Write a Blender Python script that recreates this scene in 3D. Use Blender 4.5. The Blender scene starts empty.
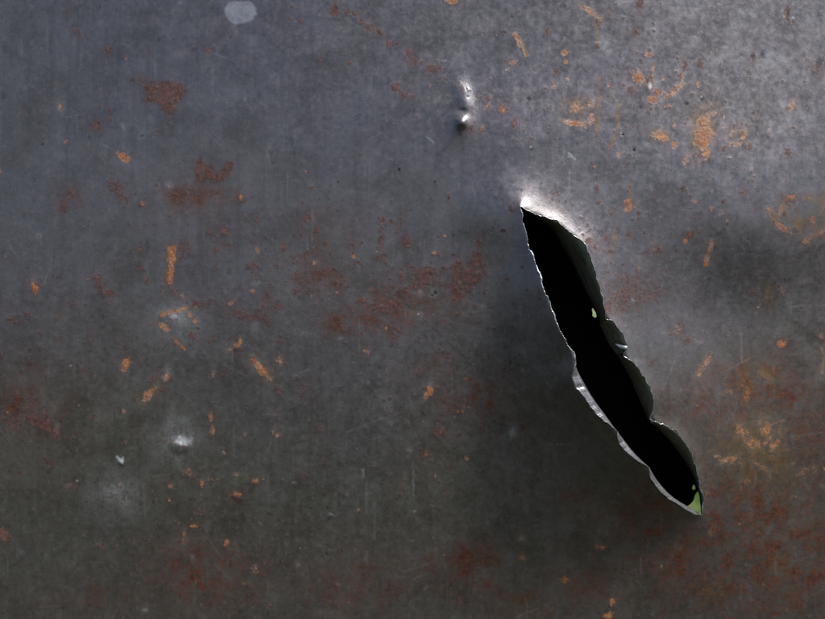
import bpy, math, random
import numpy as np
from mathutils import Vector
from mathutils.geometry import delaunay_2d_cdt

random.seed(7)
rng = np.random.default_rng(11)
S = bpy.context.scene
C = S.collection

# ------------------------------------------------------------------ camera
# the sheet stands upright in the plane y = 0, one millimetre to one picture point;
# u runs right, v runs down, (412.5, 309.5) is level with the lens
EYE = 0.70                      # metres from the lens to the sheet
HZ = 1.25                       # height of the lens over the ground
cam_d = bpy.data.cameras.new('camera')
cam = bpy.data.objects.new('camera', cam_d)
C.objects.link(cam)
cam.location = (0, -EYE, HZ)
cam.rotation_euler = (math.radians(90), 0, 0)
cam_d.sensor_width = 36
cam_d.lens = 36 * EYE / 0.825
cam_d.clip_start = 0.02
cam_d.clip_end = 500
S.camera = cam

# ------------------------------------------------------------------ daylight
SUN_EL, SUN_AZ = 56.0, 90.0 + 31.0      # azimuth from +Y (away from the lens) clockwise to +X
sd = Vector((math.sin(math.radians(SUN_AZ)) * math.cos(math.radians(SUN_EL)),
             math.cos(math.radians(SUN_AZ)) * math.cos(math.radians(SUN_EL)),
             math.sin(math.radians(SUN_EL))))
world = bpy.data.worlds.new('World')
S.world = world
world.use_nodes = True
nt = world.node_tree
bg = nt.nodes['Background']
sky = nt.nodes.new('ShaderNodeTexSky')
sky.sky_type = 'NISHITA'
sky.sun_disc = False
sky.sun_elevation = math.radians(SUN_EL)
sky.sun_rotation = math.radians(SUN_AZ)
nt.links.new(sky.outputs['Color'], bg.inputs['Color'])
sky.dust_density = 2.4
sky.ozone_density = 0.9
bg.inputs['Strength'].default_value = 0.042
sl = bpy.data.lights.new('sun', 'SUN')
sun = bpy.data.objects.new('sun', sl)
C.objects.link(sun)
sl.energy = 1.5
sl.angle = math.radians(12)
sl.color = (1.0, 0.985, 0.965)
sun.rotation_euler = sd.to_track_quat('Z', 'Y').to_euler()
S.view_settings.view_transform = 'Standard'
S.view_settings.look = 'None'
S.view_settings.gamma = 1
S.view_settings.use_curve_mapping = False
S.view_settings.exposure = 1.45
S.cycles.max_bounces = 6


# ------------------------------------------------------------------ small helpers
def at(u, v, h=0.0):
    """point standing h millimetres in front of the sheet, seen over the sheet's point (u, v)"""
    k = (EYE - h / 1000.0) / 1000.0 / EYE
    return ((u - 412.5) * k, -h / 1000.0, HZ + (309.5 - v) * k)


def tag(o, label, cat, group=None, kind=None):
    if label: o['label'] = label
    if cat: o['category'] = cat
    if group: o['group'] = group
    if kind: o['kind'] = kind
    return o


def empty(name, loc):
    o = bpy.data.objects.new(name, None)
    o.empty_display_size = 0.05
    C.objects.link(o)
    o.location = loc
    return o


def mesh_obj(name, verts, faces, mat, parent=None, smooth=True, label=None):
    me = bpy.data.meshes.new(name)
    if parent is not None:
        px, py, pz = parent.location
        verts = [(x - px, y - py, z - pz) for x, y, z in verts]
    me.from_pydata(verts, [], faces)
    me.materials.append(mat)
    if smooth:
        me.polygons.foreach_set('use_smooth', [True] * len(me.polygons))
    me.update()
    o = bpy.data.objects.new(name, me)
    C.objects.link(o)
    if parent is not None:
        o.parent = parent
    if label: o['label'] = label
    return o


def vnoise(x, y, seed):
    """smooth value noise, -1..1"""
    r = np.random.default_rng(seed)
    T = r.random((256, 256)) * 2 - 1
    xi, yi = np.floor(x).astype(int), np.floor(y).astype(int)
    fx, fy = x - xi, y - yi
    fx, fy = fx * fx * (3 - 2 * fx), fy * fy * (3 - 2 * fy)
    a = T[xi & 255, yi & 255]; b = T[(xi + 1) & 255, yi & 255]
    c = T[xi & 255, (yi + 1) & 255]; d = T[(xi + 1) & 255, (yi + 1) & 255]
    return (a * (1 - fx) + b * fx) * (1 - fy) + (c * (1 - fx) + d * fx) * fy


def fbm(x, y, seed, octaves=4):
    s, a, t = 0, 1.0, 0
    for k in range(octaves):
        s = s + a * vnoise(x * 2 ** k + 17.3 * k, y * 2 ** k + 9.1 * k, seed + k)
        t += a; a *= 0.55
    return s / t


def sstep(a, b, x):
    t = np.clip((x - a) / (b - a), 0, 1)
    return t * t * (3 - 2 * t)


# ------------------------------------------------------------------ materials
class N:
    def __init__(s, name):
        s.m = bpy.data.materials.new(name); s.m.use_nodes = True
        s.t = s.m.node_tree
        s.b = s.t.nodes['Principled BSDF']
        s.obj = s.t.nodes.new('ShaderNodeTexCoord').outputs['Object']
    def put(s, sock, v):
        if isinstance(v, bpy.types.NodeSocket): s.t.links.new(v, sock)
        elif isinstance(v, (tuple, list)) and len(v) == 3 and sock.type == 'RGBA': sock.default_value = (*v, 1)
        else: sock.default_value = v
    def noise(s, scale, detail=4, rough=0.6, vec=None, dist=0.0):
        n = s.t.nodes.new('ShaderNodeTexNoise')
        n.inputs['Scale'].default_value = scale; n.inputs['Detail'].default_value = detail
        n.inputs['Roughness'].default_value = rough; n.inputs['Distortion'].default_value = dist
        s.t.links.new(vec or s.obj, n.inputs['Vector'])
        return n.outputs['Fac']
    def stretch(s, sc, rot=(0, 0, 0)):
        n = s.t.nodes.new('ShaderNodeMapping'); n.inputs['Scale'].default_value = sc
        n.inputs['Rotation'].default_value = rot
        s.t.links.new(s.obj, n.inputs['Vector']); return n.outputs['Vector']
    def math(s, op, a, b=0.0, c=0.0, clamp=False):
        n = s.t.nodes.new('ShaderNodeMath'); n.operation = op; n.use_clamp = clamp
        s.put(n.inputs[0], a); s.put(n.inputs[1], b)
        if op in ('MULTIPLY_ADD',): s.put(n.inputs[2], c)
        return n.outputs[0]
    def ramp(s, v, a, b, to0=0.0, to1=1.0):
        n = s.t.nodes.new('ShaderNodeMapRange'); n.interpolation_type = 'SMOOTHSTEP'
        s.put(n.inputs['Value'], v); s.put(n.inputs['From Min'], a); s.put(n.inputs['From Max'], b)
        s.put(n.inputs['To Min'], to0); s.put(n.inputs['To Max'], to1)
        return n.outputs['Result']
    def mix(s, f, a, b, mode='MIX'):
        n = s.t.nodes.new('ShaderNodeMix'); n.data_type = 'RGBA'; n.blend_type = mode
        s.put(n.inputs[0], f); s.put(n.inputs[6], a); s.put(n.inputs[7], b)
        return n.outputs[2]
    def attr(s, name):
        n = s.t.nodes.new('ShaderNodeAttribute'); n.attribute_name = name
        p = s.t.nodes.new('ShaderNodeSeparateColor'); s.t.links.new(n.outputs['Color'], p.inputs[0])
        return p.outputs[0], p.outputs[1], p.outputs[2], n.outputs['Alpha']
    def bump(s, height, strength, dist):
        n = s.t.nodes.new('ShaderNodeBump'); n.inputs['Strength'].default_value = strength
        n.inputs['Distance'].default_value = dist
        s.t.links.new(height, n.inputs['Height']); s.t.links.new(n.outputs['Normal'], s.b.inputs['Normal'])
    def out(s, color, rough, metal):
        s.put(s.b.inputs['Base Color'], color); s.put(s.b.inputs['Roughness'], rough); s.put(s.b.inputs['Metallic'], metal)
        return s.m


def sheet_material():
    n = N('weathered_steel')
    rust, orange, yellow, pale = n.attr('marks')
    dark, film, paint, glint_white = n.attr('wear_glint')
    fine = n.noise(900, 2, 0.7)
    mid = n.noise(190, 4, 0.65)
    blot = n.noise(60, 5, 0.7)
    broad = n.noise(22, 5, 0.6)
    huge = n.noise(5.5, 3, 0.55)
    streak = n.noise(1.0, 4, 0.6, n.stretch((330, 330, 26)))
    streak2 = n.noise(1.0, 3, 0.6, n.stretch((110, 110, 7)))
    # the mill scale: grey steel, bluish and brownish by turns
    base = n.mix(n.ramp(broad, 0.34, 0.66), (0.151, 0.136, 0.134), (0.217, 0.199, 0.202))
    base = n.mix(n.ramp(huge, 0.38, 0.62, 0, 0.6), base, (0.180, 0.168, 0.184))
    base = n.mix(n.ramp(blot, 0.50, 0.74, 0, 0.5), base, (0.283, 0.263, 0.270))
    base = n.mix(n.ramp(blot, 0.48, 0.27, 0, 0.45), base, (0.086, 0.074, 0.070))
    base = n.mix(n.ramp(mid, 0.50, 0.75, 0, 0.42), base, (0.293, 0.275, 0.285))
    base = n.mix(n.ramp(mid, 0.48, 0.25, 0, 0.4), base, (0.086, 0.074, 0.072))
    base = n.mix(n.ramp(streak, 0.52, 0.8, 0, 0.16), base, (0.303, 0.286, 0.300))
    base = n.mix(n.ramp(streak2, 0.5, 0.28, 0, 0.28), base, (0.101, 0.091, 0.088))
    base = n.mix(n.ramp(fine, 0.55, 0.85, 0, 0.6), base, (0.343, 0.320, 0.330))
    base = n.mix(n.ramp(fine, 0.45, 0.2, 0, 0.6), base, (0.061, 0.053, 0.052))
    # olive ground reflection painted into the colour of the lower half
    sep = n.t.nodes.new('ShaderNodeSeparateXYZ'); n.t.links.new(n.obj, sep.inputs[0])
    olive_reflection = n.ramp(n.math('ADD', sep.outputs['Z'], n.math('MULTIPLY', n.math('SUBTRACT', n.noise(6, 5, 0.65), 0.5), 0.35)), 0.06, -0.20)
    base = n.mix(n.math('MULTIPLY', olive_reflection, 0.85), base, (0.93, 0.95, 0.78), 'MULTIPLY')
    # thin brown film of rust, broken up
    fm = n.math('MULTIPLY', n.math('MULTIPLY', film, 1.4), n.ramp(n.noise(75, 6, 0.74), 0.32, 0.60), clamp=True)
    fc = n.mix(n.ramp(n.noise(300, 3, 0.7), 0.35, 0.65), (0.085, 0.028, 0.019), (0.205, 0.074, 0.038))
    base = n.mix(n.math('MULTIPLY', fm, 0.92), base, fc)
    # yellow bloom
    ym = n.math('MULTIPLY', yellow, n.ramp(n.noise(95, 6, 0.75), 0.34, 0.58), clamp=True)
    base = n.mix(n.math('MULTIPLY', ym, 0.85), base, (0.30, 0.18, 0.06))
    # pale rubbed metal and dust
    pm = n.math('MULTIPLY', pale, n.ramp(n.noise(420, 4, 0.75), 0.25, 0.62), clamp=True)
    base = n.mix(pm, base, (0.52, 0.52, 0.53))
    # rust crust, dissolving at its edges
    lace = n.math('ADD', n.math('MULTIPLY', n.math('SUBTRACT', n.noise(120, 6, 0.78), 0.5), 1.15),
                  n.math('MULTIPLY', n.math('SUBTRACT', n.noise(480, 4, 0.8), 0.5), 1.7))
    br = n.math('ADD', lace, rust)
    rm = n.ramp(br, 0.36, 0.62)
    rm = n.math('MULTIPLY', rm, n.ramp(rust, 0.02, 0.2))
    rc = n.mix(n.ramp(n.noise(300, 5, 0.75), 0.36, 0.66), (0.042, 0.019, 0.016), (0.175, 0.056, 0.040))
    rc = n.mix(n.ramp(n.noise(90, 3, 0.6), 0.45, 0.7, 0, 0.7), rc, (0.100, 0.046, 0.040))
    rc = n.mix(n.ramp(n.noise(1000, 2, 0.7), 0.58, 0.75, 0, 0.5), rc, (0.36, 0.27, 0.23))
    rc = n.mix(n.math('MULTIPLY', n.ramp(br, 0.34, 0.46), n.ramp(br, 0.80, 0.58, 0, 0.55)), rc, (0.030, 0.018, 0.016))
    base = n.mix(n.math('MULTIPLY', rm, n.ramp(n.noise(200, 3, 0.7), 0.3, 0.7, 0.55, 0.95)), base, rc)
    # fresh orange rust
    bo = n.math('ADD', n.math('MULTIPLY', lace, 0.8), orange)
    om = n.math('MULTIPLY', n.ramp(bo, 0.22, 0.86), n.ramp(orange, 0.02, 0.2))
    oc = n.mix(n.ramp(n.noise(400, 5, 0.75), 0.36, 0.64), (0.32, 0.088, 0.026), (0.66, 0.285, 0.09))
    base = n.mix(n.math('MULTIPLY', om, n.ramp(n.noise(170, 5, 0.75), 0.34, 0.62, 0.30, 0.95)), base, oc)
    base = n.mix(n.math('MULTIPLY', paint, n.ramp(fine, 0.2, 0.5, 0.6, 0.95)), base, n.mix(n.ramp(mid, 0.3, 0.7), (0.25, 0.265, 0.31), (0.35, 0.365, 0.42)))
    base = n.mix(dark, base, (0.018, 0.014, 0.013))
    base = n.mix(glint_white, base, (0.88, 0.88, 0.90))  # near-white: scuffed spots, and glints painted into the colour
    rusty = n.math('MAXIMUM', rm, om)
    soft = n.math('MAXIMUM', n.math('MAXIMUM', rusty, paint), n.math('MAXIMUM', n.math('MULTIPLY', fm, 0.5), n.math('MULTIPLY', pm, 0.3)))
    metal = n.math('SUBTRACT', 0.66, n.math('MULTIPLY', soft, 0.66), clamp=True)
    rough = n.math('ADD', n.math('ADD', n.ramp(mid, 0.3, 0.7, 0.29, 0.42), n.ramp(blot, 0.3, 0.7, -0.05, 0.05)), n.math('MULTIPLY', rusty, 0.3), clamp=True)
    hgt = n.math('ADD', n.math('MULTIPLY', fine, 0.35), n.math('ADD', n.math('MULTIPLY', mid, 0.55), n.math('MULTIPLY', rusty, n.math('ADD', 0.5, n.noise(700, 4, 0.8)))))
    n.bump(hgt, 0.32, 0.0008)
    return n.out(base, rough, metal)


def torn_material(name, a, b, rough, metal, stretch=(900, 500, 30), spots=0.45):
    n = N(name)
    turn = n.t.nodes.new('ShaderNodeMapping'); turn.inputs['Rotation'].default_value = (0, math.radians(38), 0)
    n.t.links.new(n.obj, turn.inputs['Vector'])
    wide = n.t.nodes.new('ShaderNodeMapping'); wide.inputs['Scale'].default_value = stretch
    n.t.links.new(turn.outputs[0], wide.inputs['Vector'])
    st = n.noise(1.0, 4, 0.65, wide.outputs[0])
    fl = n.noise(500, 4, 0.7)
    c = n.mix(n.ramp(st, 0.3, 0.7), a, b)
    c = n.mix(n.ramp(n.noise(70, 6, 0.75), 0.54, 0.70, 0, spots), c, (0.20, 0.085, 0.035))
    c = n.mix(n.ramp(fl, 0.55, 0.3, 0, 0.35), c, (0.08, 0.075, 0.07))
    n.bump(n.math('ADD', st, n.math('MULTIPLY', fl, 0.25)), 0.3, 0.0010)
    return n.out(c, rough, metal)


M_SHEET = sheet_material()
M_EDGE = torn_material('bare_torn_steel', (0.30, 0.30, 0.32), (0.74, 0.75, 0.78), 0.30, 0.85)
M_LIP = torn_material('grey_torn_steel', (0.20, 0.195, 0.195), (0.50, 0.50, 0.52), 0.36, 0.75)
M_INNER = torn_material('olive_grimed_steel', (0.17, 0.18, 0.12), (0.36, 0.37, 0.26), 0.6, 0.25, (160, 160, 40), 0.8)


def plain_material(name, a, b, scale, rough, bump=0.3, dist=0.002):
    n = N(name)
    f = n.noise(scale, 5, 0.65)
    n.bump(f, bump, dist)
    return n.out(n.mix(n.ramp(f, 0.3, 0.7), a, b), rough, 0.0)


M_DARK = plain_material('shade_black_steel', (0.004, 0.004, 0.004), (0.010, 0.009, 0.008), 60, 0.9)  # near-black, the cavity's darkness put into the colour
M_GROUND = plain_material('dark_turf_soil', (0.015, 0.016, 0.007), (0.036, 0.038, 0.017), 9, 0.95, 0.6, 0.02)

# ------------------------------------------------------------------ ground, the only setting
gv = [(-200, -200, 0), (200, -200, 0), (200, 200, 0), (-200, 200, 0)]
ground = mesh_obj('ground', gv, [(0, 1, 2, 3)], M_GROUND, smooth=False)
ground['kind'] = 'structure'

# ------------------------------------------------------------------ outline of the tear (traced, in sheet millimetres)
LEFT = [(520, 206), (521.5, 214), (523, 222), (525, 231), (527.5, 241), (528.5, 247), (532, 253), (536, 262), (538, 270),
        (541, 279), (545, 292), (549.5, 304), (554, 317), (558, 327), (562, 335), (566.5, 341), (570, 348), (574, 354),
        (575.5, 361), (575.5, 368), (572.5, 371), (571.8, 377), (574.2, 384), (575, 388), (579, 391), (583, 396), (587, 402),
        (591, 408), (596, 414.5), (602, 420), (608, 424), (613, 428), (617, 431.5), (617.4, 437), (619.5, 444), (623, 449),
        (628, 454), (635, 459), (642, 463.5), (648.3, 467.2), (648.8, 472), (650.5, 479), (655, 486), (661.5, 493), (669, 499.5),
        (676, 503.5), (683, 507.5), (689, 511.5), (695, 514)]
RIGHT = [(520, 206), (527, 209.5), (538, 214.6), (548, 217.5), (557, 221), (564, 225.5), (570, 231), (576, 236), (582, 241),
         (585.5, 244.5), (588, 249), (590, 256), (593.5, 265), (595.5, 273), (599, 282), (600.5, 290), (603.6, 299.5), (605, 309),
         (606, 318), (608.3, 321), (611.5, 318.8), (614.5, 322), (619, 328), (622.5, 334), (625.5, 340), (628.3, 346),
         (626.8, 350), (623.6, 353.5), (624.4, 357.4), (629.5, 358.2), (634.5, 363), (640, 369.5), (644, 376), (649, 385.5),
         (652.8, 395), (654.2, 403), (653, 411.5), (650, 420.5), (655, 421.2), (662, 423.2), (670, 427.5), (677, 432.3),
         (683.5, 439.8), (688.5, 447), (692.5, 456.5), (696, 466), (699.3, 477), (700.3, 487), (703.2, 494), (704.2, 500),
         (703.2, 507), (702.6, 514.4)]
TIP = (700.5, 515.2)


def resample(P, step):
    P = np.array(P, float)
    L = np.concatenate([[0], np.cumsum(np.hypot(*np.diff(P, axis=0).T))])
    t = np.linspace(0, L[-1], max(2, int(L[-1] / step)))
    return np.stack([np.interp(t, L, P[:, 0]), np.interp(t, L, P[:, 1])], 1)


def ragged(P, seed, amp):
    d = np.gradient(P, axis=0); d /= np.linalg.norm(d, axis=1)[:, None] + 1e-9
    nn = np.stack([-d[:, 1], d[:, 0]], 1)
    k = np.arange(len(P))
    j = (fbm(k * 0.16, k * 0 + seed, seed, 3) + .45 * np.clip(fbm(k * 0.45, k * 0 + seed + 2, seed + 5, 2), -.2, 1)) * amp
    j[:3] = 0; j[-3:] = 0
    return P + nn * j[:, None]


def rounded(P, n_):
    for _ in range(n_):
        P[1:-1] = (P[:-2] + 2 * P[1:-1] + P[2:]) / 4
    return P


Lc = ragged(rounded(resample(LEFT + [TIP], 0.9), 7), 41, 1.5)
Rc = ragged(rounded(resample(RIGHT + [TIP], 0.9), 9), 53, 1.5)
OUT = np.concatenate([Lc, Rc[::-1][1:-1]])          # closed, down the left side and back up the right
nL, nO = len(Lc), len(OUT)

# bulge along the outline: how far the metal was pushed out, and how wide
tl = np.linspace(0, 1, nL)
tr = np.linspace(0, 1, len(Rc))
aL = np.interp(tl, [0, .06, .2, .45, .75, .92, 1], [9, 12, 27, 44, 40, 20, 6])
sL = np.interp(tl, [0, .08, .2, .45, .75, .92, 1], [18, 22, 42, 58, 52, 30, 14])
aR = np.interp(tr, [0, .06, .2, .5, .8, 1], [9, 9, 8, 6, 5, 6])
sR = np.interp(tr, [0, .06, .2, .5, .8, 1], [20, 20, 15, 10, 9, 14])
A_o = np.concatenate([aL, aR[::-1][1:-1]])
S_o = np.concatenate([sL, sR[::-1][1:-1]])


def soften(P, n_):
    Q = P.copy()
    for _ in range(n_):
        Q[1:-1] = (Q[:-2] + 2 * Q[1:-1] + Q[2:]) / 4
    return Q


SOFT = np.concatenate([soften(Lc, 150), soften(Rc, 150)[::-1][1:-1]])


def poly_inside(px, py, poly):
    ins = np.zeros(px.shape, bool)
    x0, y0 = poly[-1]
    for x1, y1 in poly:
        c = (y1 > py) != (y0 > py)
        if c.any():
            xs = (x0 - x1) * (py - y1) / (y0 - y1 + 1e-12) + x1
            ins ^= c & (px < xs)
        x0, y0 = x1, y1
    return ins


def bulge(u, v):
    """height of the sheet round the tear, millimetres towards the lens"""
    h = np.zeros(u.shape)
    w = (u > 330) & (u < 860) & (v > 60) & (v < 690)
    uu, vv = u[w], v[w]
    sub = SOFT[::3]; Aa = A_o[::3]; Ss = S_o[::3]
    hh = np.zeros(uu.shape)
    for k in range(0, len(uu), 20000):
        d = np.hypot(uu[k:k + 20000, None] - sub[None, :, 0], vv[k:k + 20000, None] - sub[None, :, 1])
        dm = d.min(1)
        wt = np.exp(-(d - dm[:, None]) / (5.0 + 0.25 * dm[:, None]))
        ws = wt.sum(1)
        dm = (wt * d).sum(1) / ws
        A = (wt * Aa).sum(1) / ws; s = (wt * Ss).sum(1) / ws
        q = dm / s
        hh[k:k + 20000] = A * np.exp(-1.15 * q ** 1.12)
    h[w] = hh
    return h


def gauss(u, v, cx, cy, rx, ry, rot=0.0):
    c, s = math.cos(math.radians(rot)), math.sin(math.radians(rot))
    x, y = u - cx, v - cy
    return np.exp(-(((x * c + y * s) / rx) ** 2 + ((-x * s + y * c) / ry) ** 2))


def height(u, v):
    h = bulge(u, v)
    # small dents knocked through from behind
    h += 3.4 * gauss(u, v, 464, 99, 8, 18, -12) + .6 * gauss(u, v, 466, 92, 3, 3)
    h += 4.4 * gauss(u, v, 461.5, 122, 5.5, 6.0) + 2.6 * gauss(u, v, 461, 125, 13, 14)
    h -= 1.5 * gauss(u, v, 463, 111, 5, 3)
    h += 1.5 * gauss(u, v, 512, 436, 4, 9, 8) + 1.1 * gauss(u, v, 180, 445, 8, 6) + 0.9 * gauss(u, v, 122, 463, 3, 3)
    h += 0.7 * gauss(u, v, 177, 320, 12, 9) + 0.8 * gauss(u, v, 651, 88, 5, 7)
    # the sheet is not flat: long shallow waves
    h += 2.6 * fbm(u / 260.0 + 3, v / 210.0 + 5, 71, 2) + 0.55 * fbm(u / 75.0, v / 90.0, 77, 2)
    h += 2.0 * gauss(u, v, 640, 250, 130, 60, -20) - 2.2 * gauss(u, v, 735, 300, 90, 75)
    # bowed outwards as a whole, a ridge across the right and one over the tip
    h += 30.0 * (np.exp(-((u - 560) / 640.0) ** 2 - ((v - 280) / 490.0) ** 2) - 1)
    h += 13.0 * gauss(u, v, 750, 192, 150, 88, 6) + 3.2 * gauss(u, v, 500, 128, 95, 40) + 4.6 * gauss(u, v, 508, 212, 34, 32)
    # the whole neighbourhood of the tear was pushed out
    h += 21.0 * gauss(u, v, 616, 372, 90, 185, -30.5) + 4.5 * gauss(u, v, 745, 236, 62, 46, 4)
    # minute unevenness of old plate
    h += 0.05 * fbm(u / 9.0, v / 12.0, 91, 3)
    return h


# ------------------------------------------------------------------ marks on the sheet
# kind: r red-brown crust, o fresh orange, y yellow bloom, p pale rubbed, d dark pit, f thin brown film, b pale paint, w white scuff spots and painted glints
BLOBS = []      # kind, u, v, ru, rv, rot, strength, raggedness
STROKES = []    # kind, points, width, strength


def tile(ox, oy, blobs, strokes=(), k=3.0):
    for b in blobs:
        kind, x, y, rx = b[:4]
        ry = b[4] if len(b) > 4 else rx
        rot = b[5] if len(b) > 5 else 0
        st = b[6] if len(b) > 6 else 1.0
        BLOBS.append((kind, ox + x / k, oy + y / k, rx, ry, rot, st))
    for s in strokes:
        kind, pts, wd = s[:3]
        st = s[3] if len(s) > 3 else 1.0
        STROKES.append((kind, [(ox + x / k, oy + y / k) for x, y in pts], wd, st))


tile(0, 0, [
    ('r', 425, 240, 4, 4, 0, .6), ('o', 180, 320, 2.6, 4, 0, .75), ('p', 178, 318, 6, 9, 0, .35), ('r', 287, 378, 4.4), ('d', 296, 372, 1.2, 1.2, 0, .7),
    ('r', 328, 358, 2.2), ('d', 128, 433, 1.3, 1.2, 0, .6), ('d', 10, 290, 3, 4, 0, .35), ('o', 370, 470, 8, 4.3, 28), ('r', 372, 470, 4.5, 2.4, 28), ('p', 374, 472, 14, 8, 28, .45),
    ('r', 345, 560, 8, 7, 0, .75), ('r', 360, 585, 5, 6, 0, .6), ('r', 215, 578, 5, 6, 0, .75), ('r', 190, 610, 5, 4, 0, .6), ('r', 718, 595, 4.4, 4), ('o', 722, 590, 1.8, 2.5, 0, .7),
    ('r', 230, 95, 4, 2.5, 30, .7), ('r', 323, 148, 2.6, 3.4), ('o', 378, 175, 1.9, 1.5, 0, .7), ('r', 623, 152, 3.2, 2), ('r', 742, 185, 1.7, 2.3),
    ('r', 685, 212, 3, 1.8, 20, .6), ('r', 815, 458, 1.8, 2.3), ('d', 818, 490, 1.1, 1.1, 0, .5), ('p', 705, 275, 11, 8, 0, .22), ('p', 540, 8, 2.5, 2, 0, .9), ('o', 195, 425, 3, 2.4, -30, .5),
    ('p', 505, 552, 3.4, 4, 0, .5), ('o', 505, 560, 1.8, 2, 0, .5), ('o', 428, 608, 3, 3, 0, .55), ('p', 435, 395, 7, 7, 0, .12), ('r', 200, 30, 4, 2.4, 30, .5), ('r', 380, 600, 3, 6, 0, .5),
    ('f', 590, 590, 34, 18, 0, .7), ('f', 210, 590, 14, 12, 0, .6), ('o', 0, 515, 1.8, 2, 0, .6), ('r', 75, 555, 1.5, 1.5, 0, .6),
    ('r', 755, 308, 1.6, 1.6, 0, .5), ('r', 480, 535, 2, 2.4, 0, .5), ('p', 368, 380, 2, 4, -30, .4), ('p', 755, 125, 5, 9, 0, .15),
], [('p', [(310, 435), (345, 452)], 1.2, .5), ('p', [(640, 160), (675, 172)], 1.5, .35)])

tile(275, 0, [
    ('r', 180, 28, 5, 6), ('d', 180, 30, 2.2, 3, 0, .5), ('r', 215, 33, 3), ('r', 240, 40, 3), ('r', 262, 66, 3.4), ('r', 283, 84, 5.2, 4), ('r', 318, 97, 4, 2.6, 30), ('r', 341, 130, 3, 3.4),
    ('r', 366, 133, 1.8), ('r', 400, 160, 3.4, 5, 20), ('r', 415, 185, 5, 3.2), ('r', 440, 188, 2), ('r', 476, 208, 5.6, 4.4), ('r', 510, 240, 2.6, 2, 30, .7), ('r', 200, 75, 3, 2, 0, .6), ('r', 225, 55, 2, 2, 0, .6),
    ('r', 360, 263, 4.2, 4.6), ('r', 385, 283, 3, 4, -30), ('o', 358, 258, 1.5, 1.5, 0, .5), ('r', 412, 290, 2), ('r', 430, 302, 1.4), ('r', 48, 57, 3, 2), ('r', 78, 63, 3, 2), ('r', 50, 20, 2.2),
    ('r', 135, 170, 2, 5, 0, .7), ('r', 222, 190, 2.8, 2.1), ('o', 532, 3, 4.5, 3), ('r', 534, 6, 2.4, 2), ('o', 715, 187, 4, 2, -20, .9), ('r', 692, 185, 1.6), ('o', 697, 208, 3, 2, 30, .5),
    ('o', 683, 328, 2.6, 3.4, 0, .8), ('r', 683, 328, 3.4, 4), ('r', 718, 372, 2.3, 4), ('o', 719, 370, 1.2, 2.2, 0, .6), ('r', 588, 385, 2.2, 4, 0, .8), ('r', 620, 390, 2.2, 3.4, 0, .7),
    ('r', 590, 335, 1.4), ('d', 760, 296, 1.8, 1.8, 0, .75), ('d', 770, 447, 1.3, 1.2, 0, .7), ('w', 768, 441, 1.1, 1.1, 0, .6), ('r', 815, 95, 2.2, 4.4, 20), ('r', 625, 102, 1.4, 2, 0, .7), ('r', 668, 104, 2.4, 1.4, 0, .7), ('r', 690, 97, 2, 1.6),
    ('r', 107, 565, 2.6, 2.2), ('d', 372, 510, 1.3), ('r', 480, 548, 2, 2.4, 0, .8), ('r', 257, 460, 1.6, 4, 0, .6), ('r', 88, 366, 2, 1.4, 0, .6), ('r', 135, 412, 2.4, 2, 0, .6), ('r', 60, 400, 3, 1.5, 0, .4),
    ('r', 520, 595, 1.5, 4, 0, .6), ('r', 288, 520, 1.6, 1.6, 0, .5), ('r', 350, 605, 1.8, 2.4, 0, .5), ('r', 165, 500, 1.8, 1.6, 0, .5), ('r', 810, 268, 1.6, 2.4, 0, .7), ('r', 730, 440, 2, 1.6, 0, .5),
    ('r', 745, 440, 1.5, 1.5, 0, .5), ('o', 780, 440, 1.2, 1.2, 0, .3), ('r', 822, 380, 1.6, 1.6, 0, .7), ('r', 665, 505, 1.5, 1.5, 0, .6), ('r', 683, 440, 1.5, 1.2, 0, .6), ('d', 710, 50, 1.8, 1.2, 0, .5),
    ('p', 570, 265, 9, 15, -8, .55), ('p', 560, 350, 4.5, 4.5, 0, .5), ('p', 268, 590, 9, 6, 0, .15), ('p', 300, 250, 10, 22, 0, .08), ('r', 15, 320, 2.5, 1.5, 0, .4), ('d', 578, 290, 1.2, 1.2, 0, .8),  # first two pale marks: dent scuffs with their highlights painted in
], [('r', [(553, 245), (560, 262), (562, 275)], 2.2, 1), ('r', [(575, 262), (580, 275)], 2.0, .8), ('o', [(718, 103), (735, 130), (756, 167)], 2.6, 1), ('r', [(612, 285), (603, 305)], 2.2, .8), ('r', [(628, 278), (612, 300)], 1.8, .7), ('r', [(640, 285), (637, 335)], 3.0, .9),
    ('o', [(645, 295), (634, 325)], 1.8, .6), ('r', [(175, 10), (290, 85), (345, 132), (400, 165), (475, 208), (545, 258)], 2.2, .42), ('p', [(485, 180), (512, 182)], 1.2, .6), ('p', [(455, 410), (475, 428)], 1.2, .6), ('p', [(495, 165), (492, 190)], .9, .3)])

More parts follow.
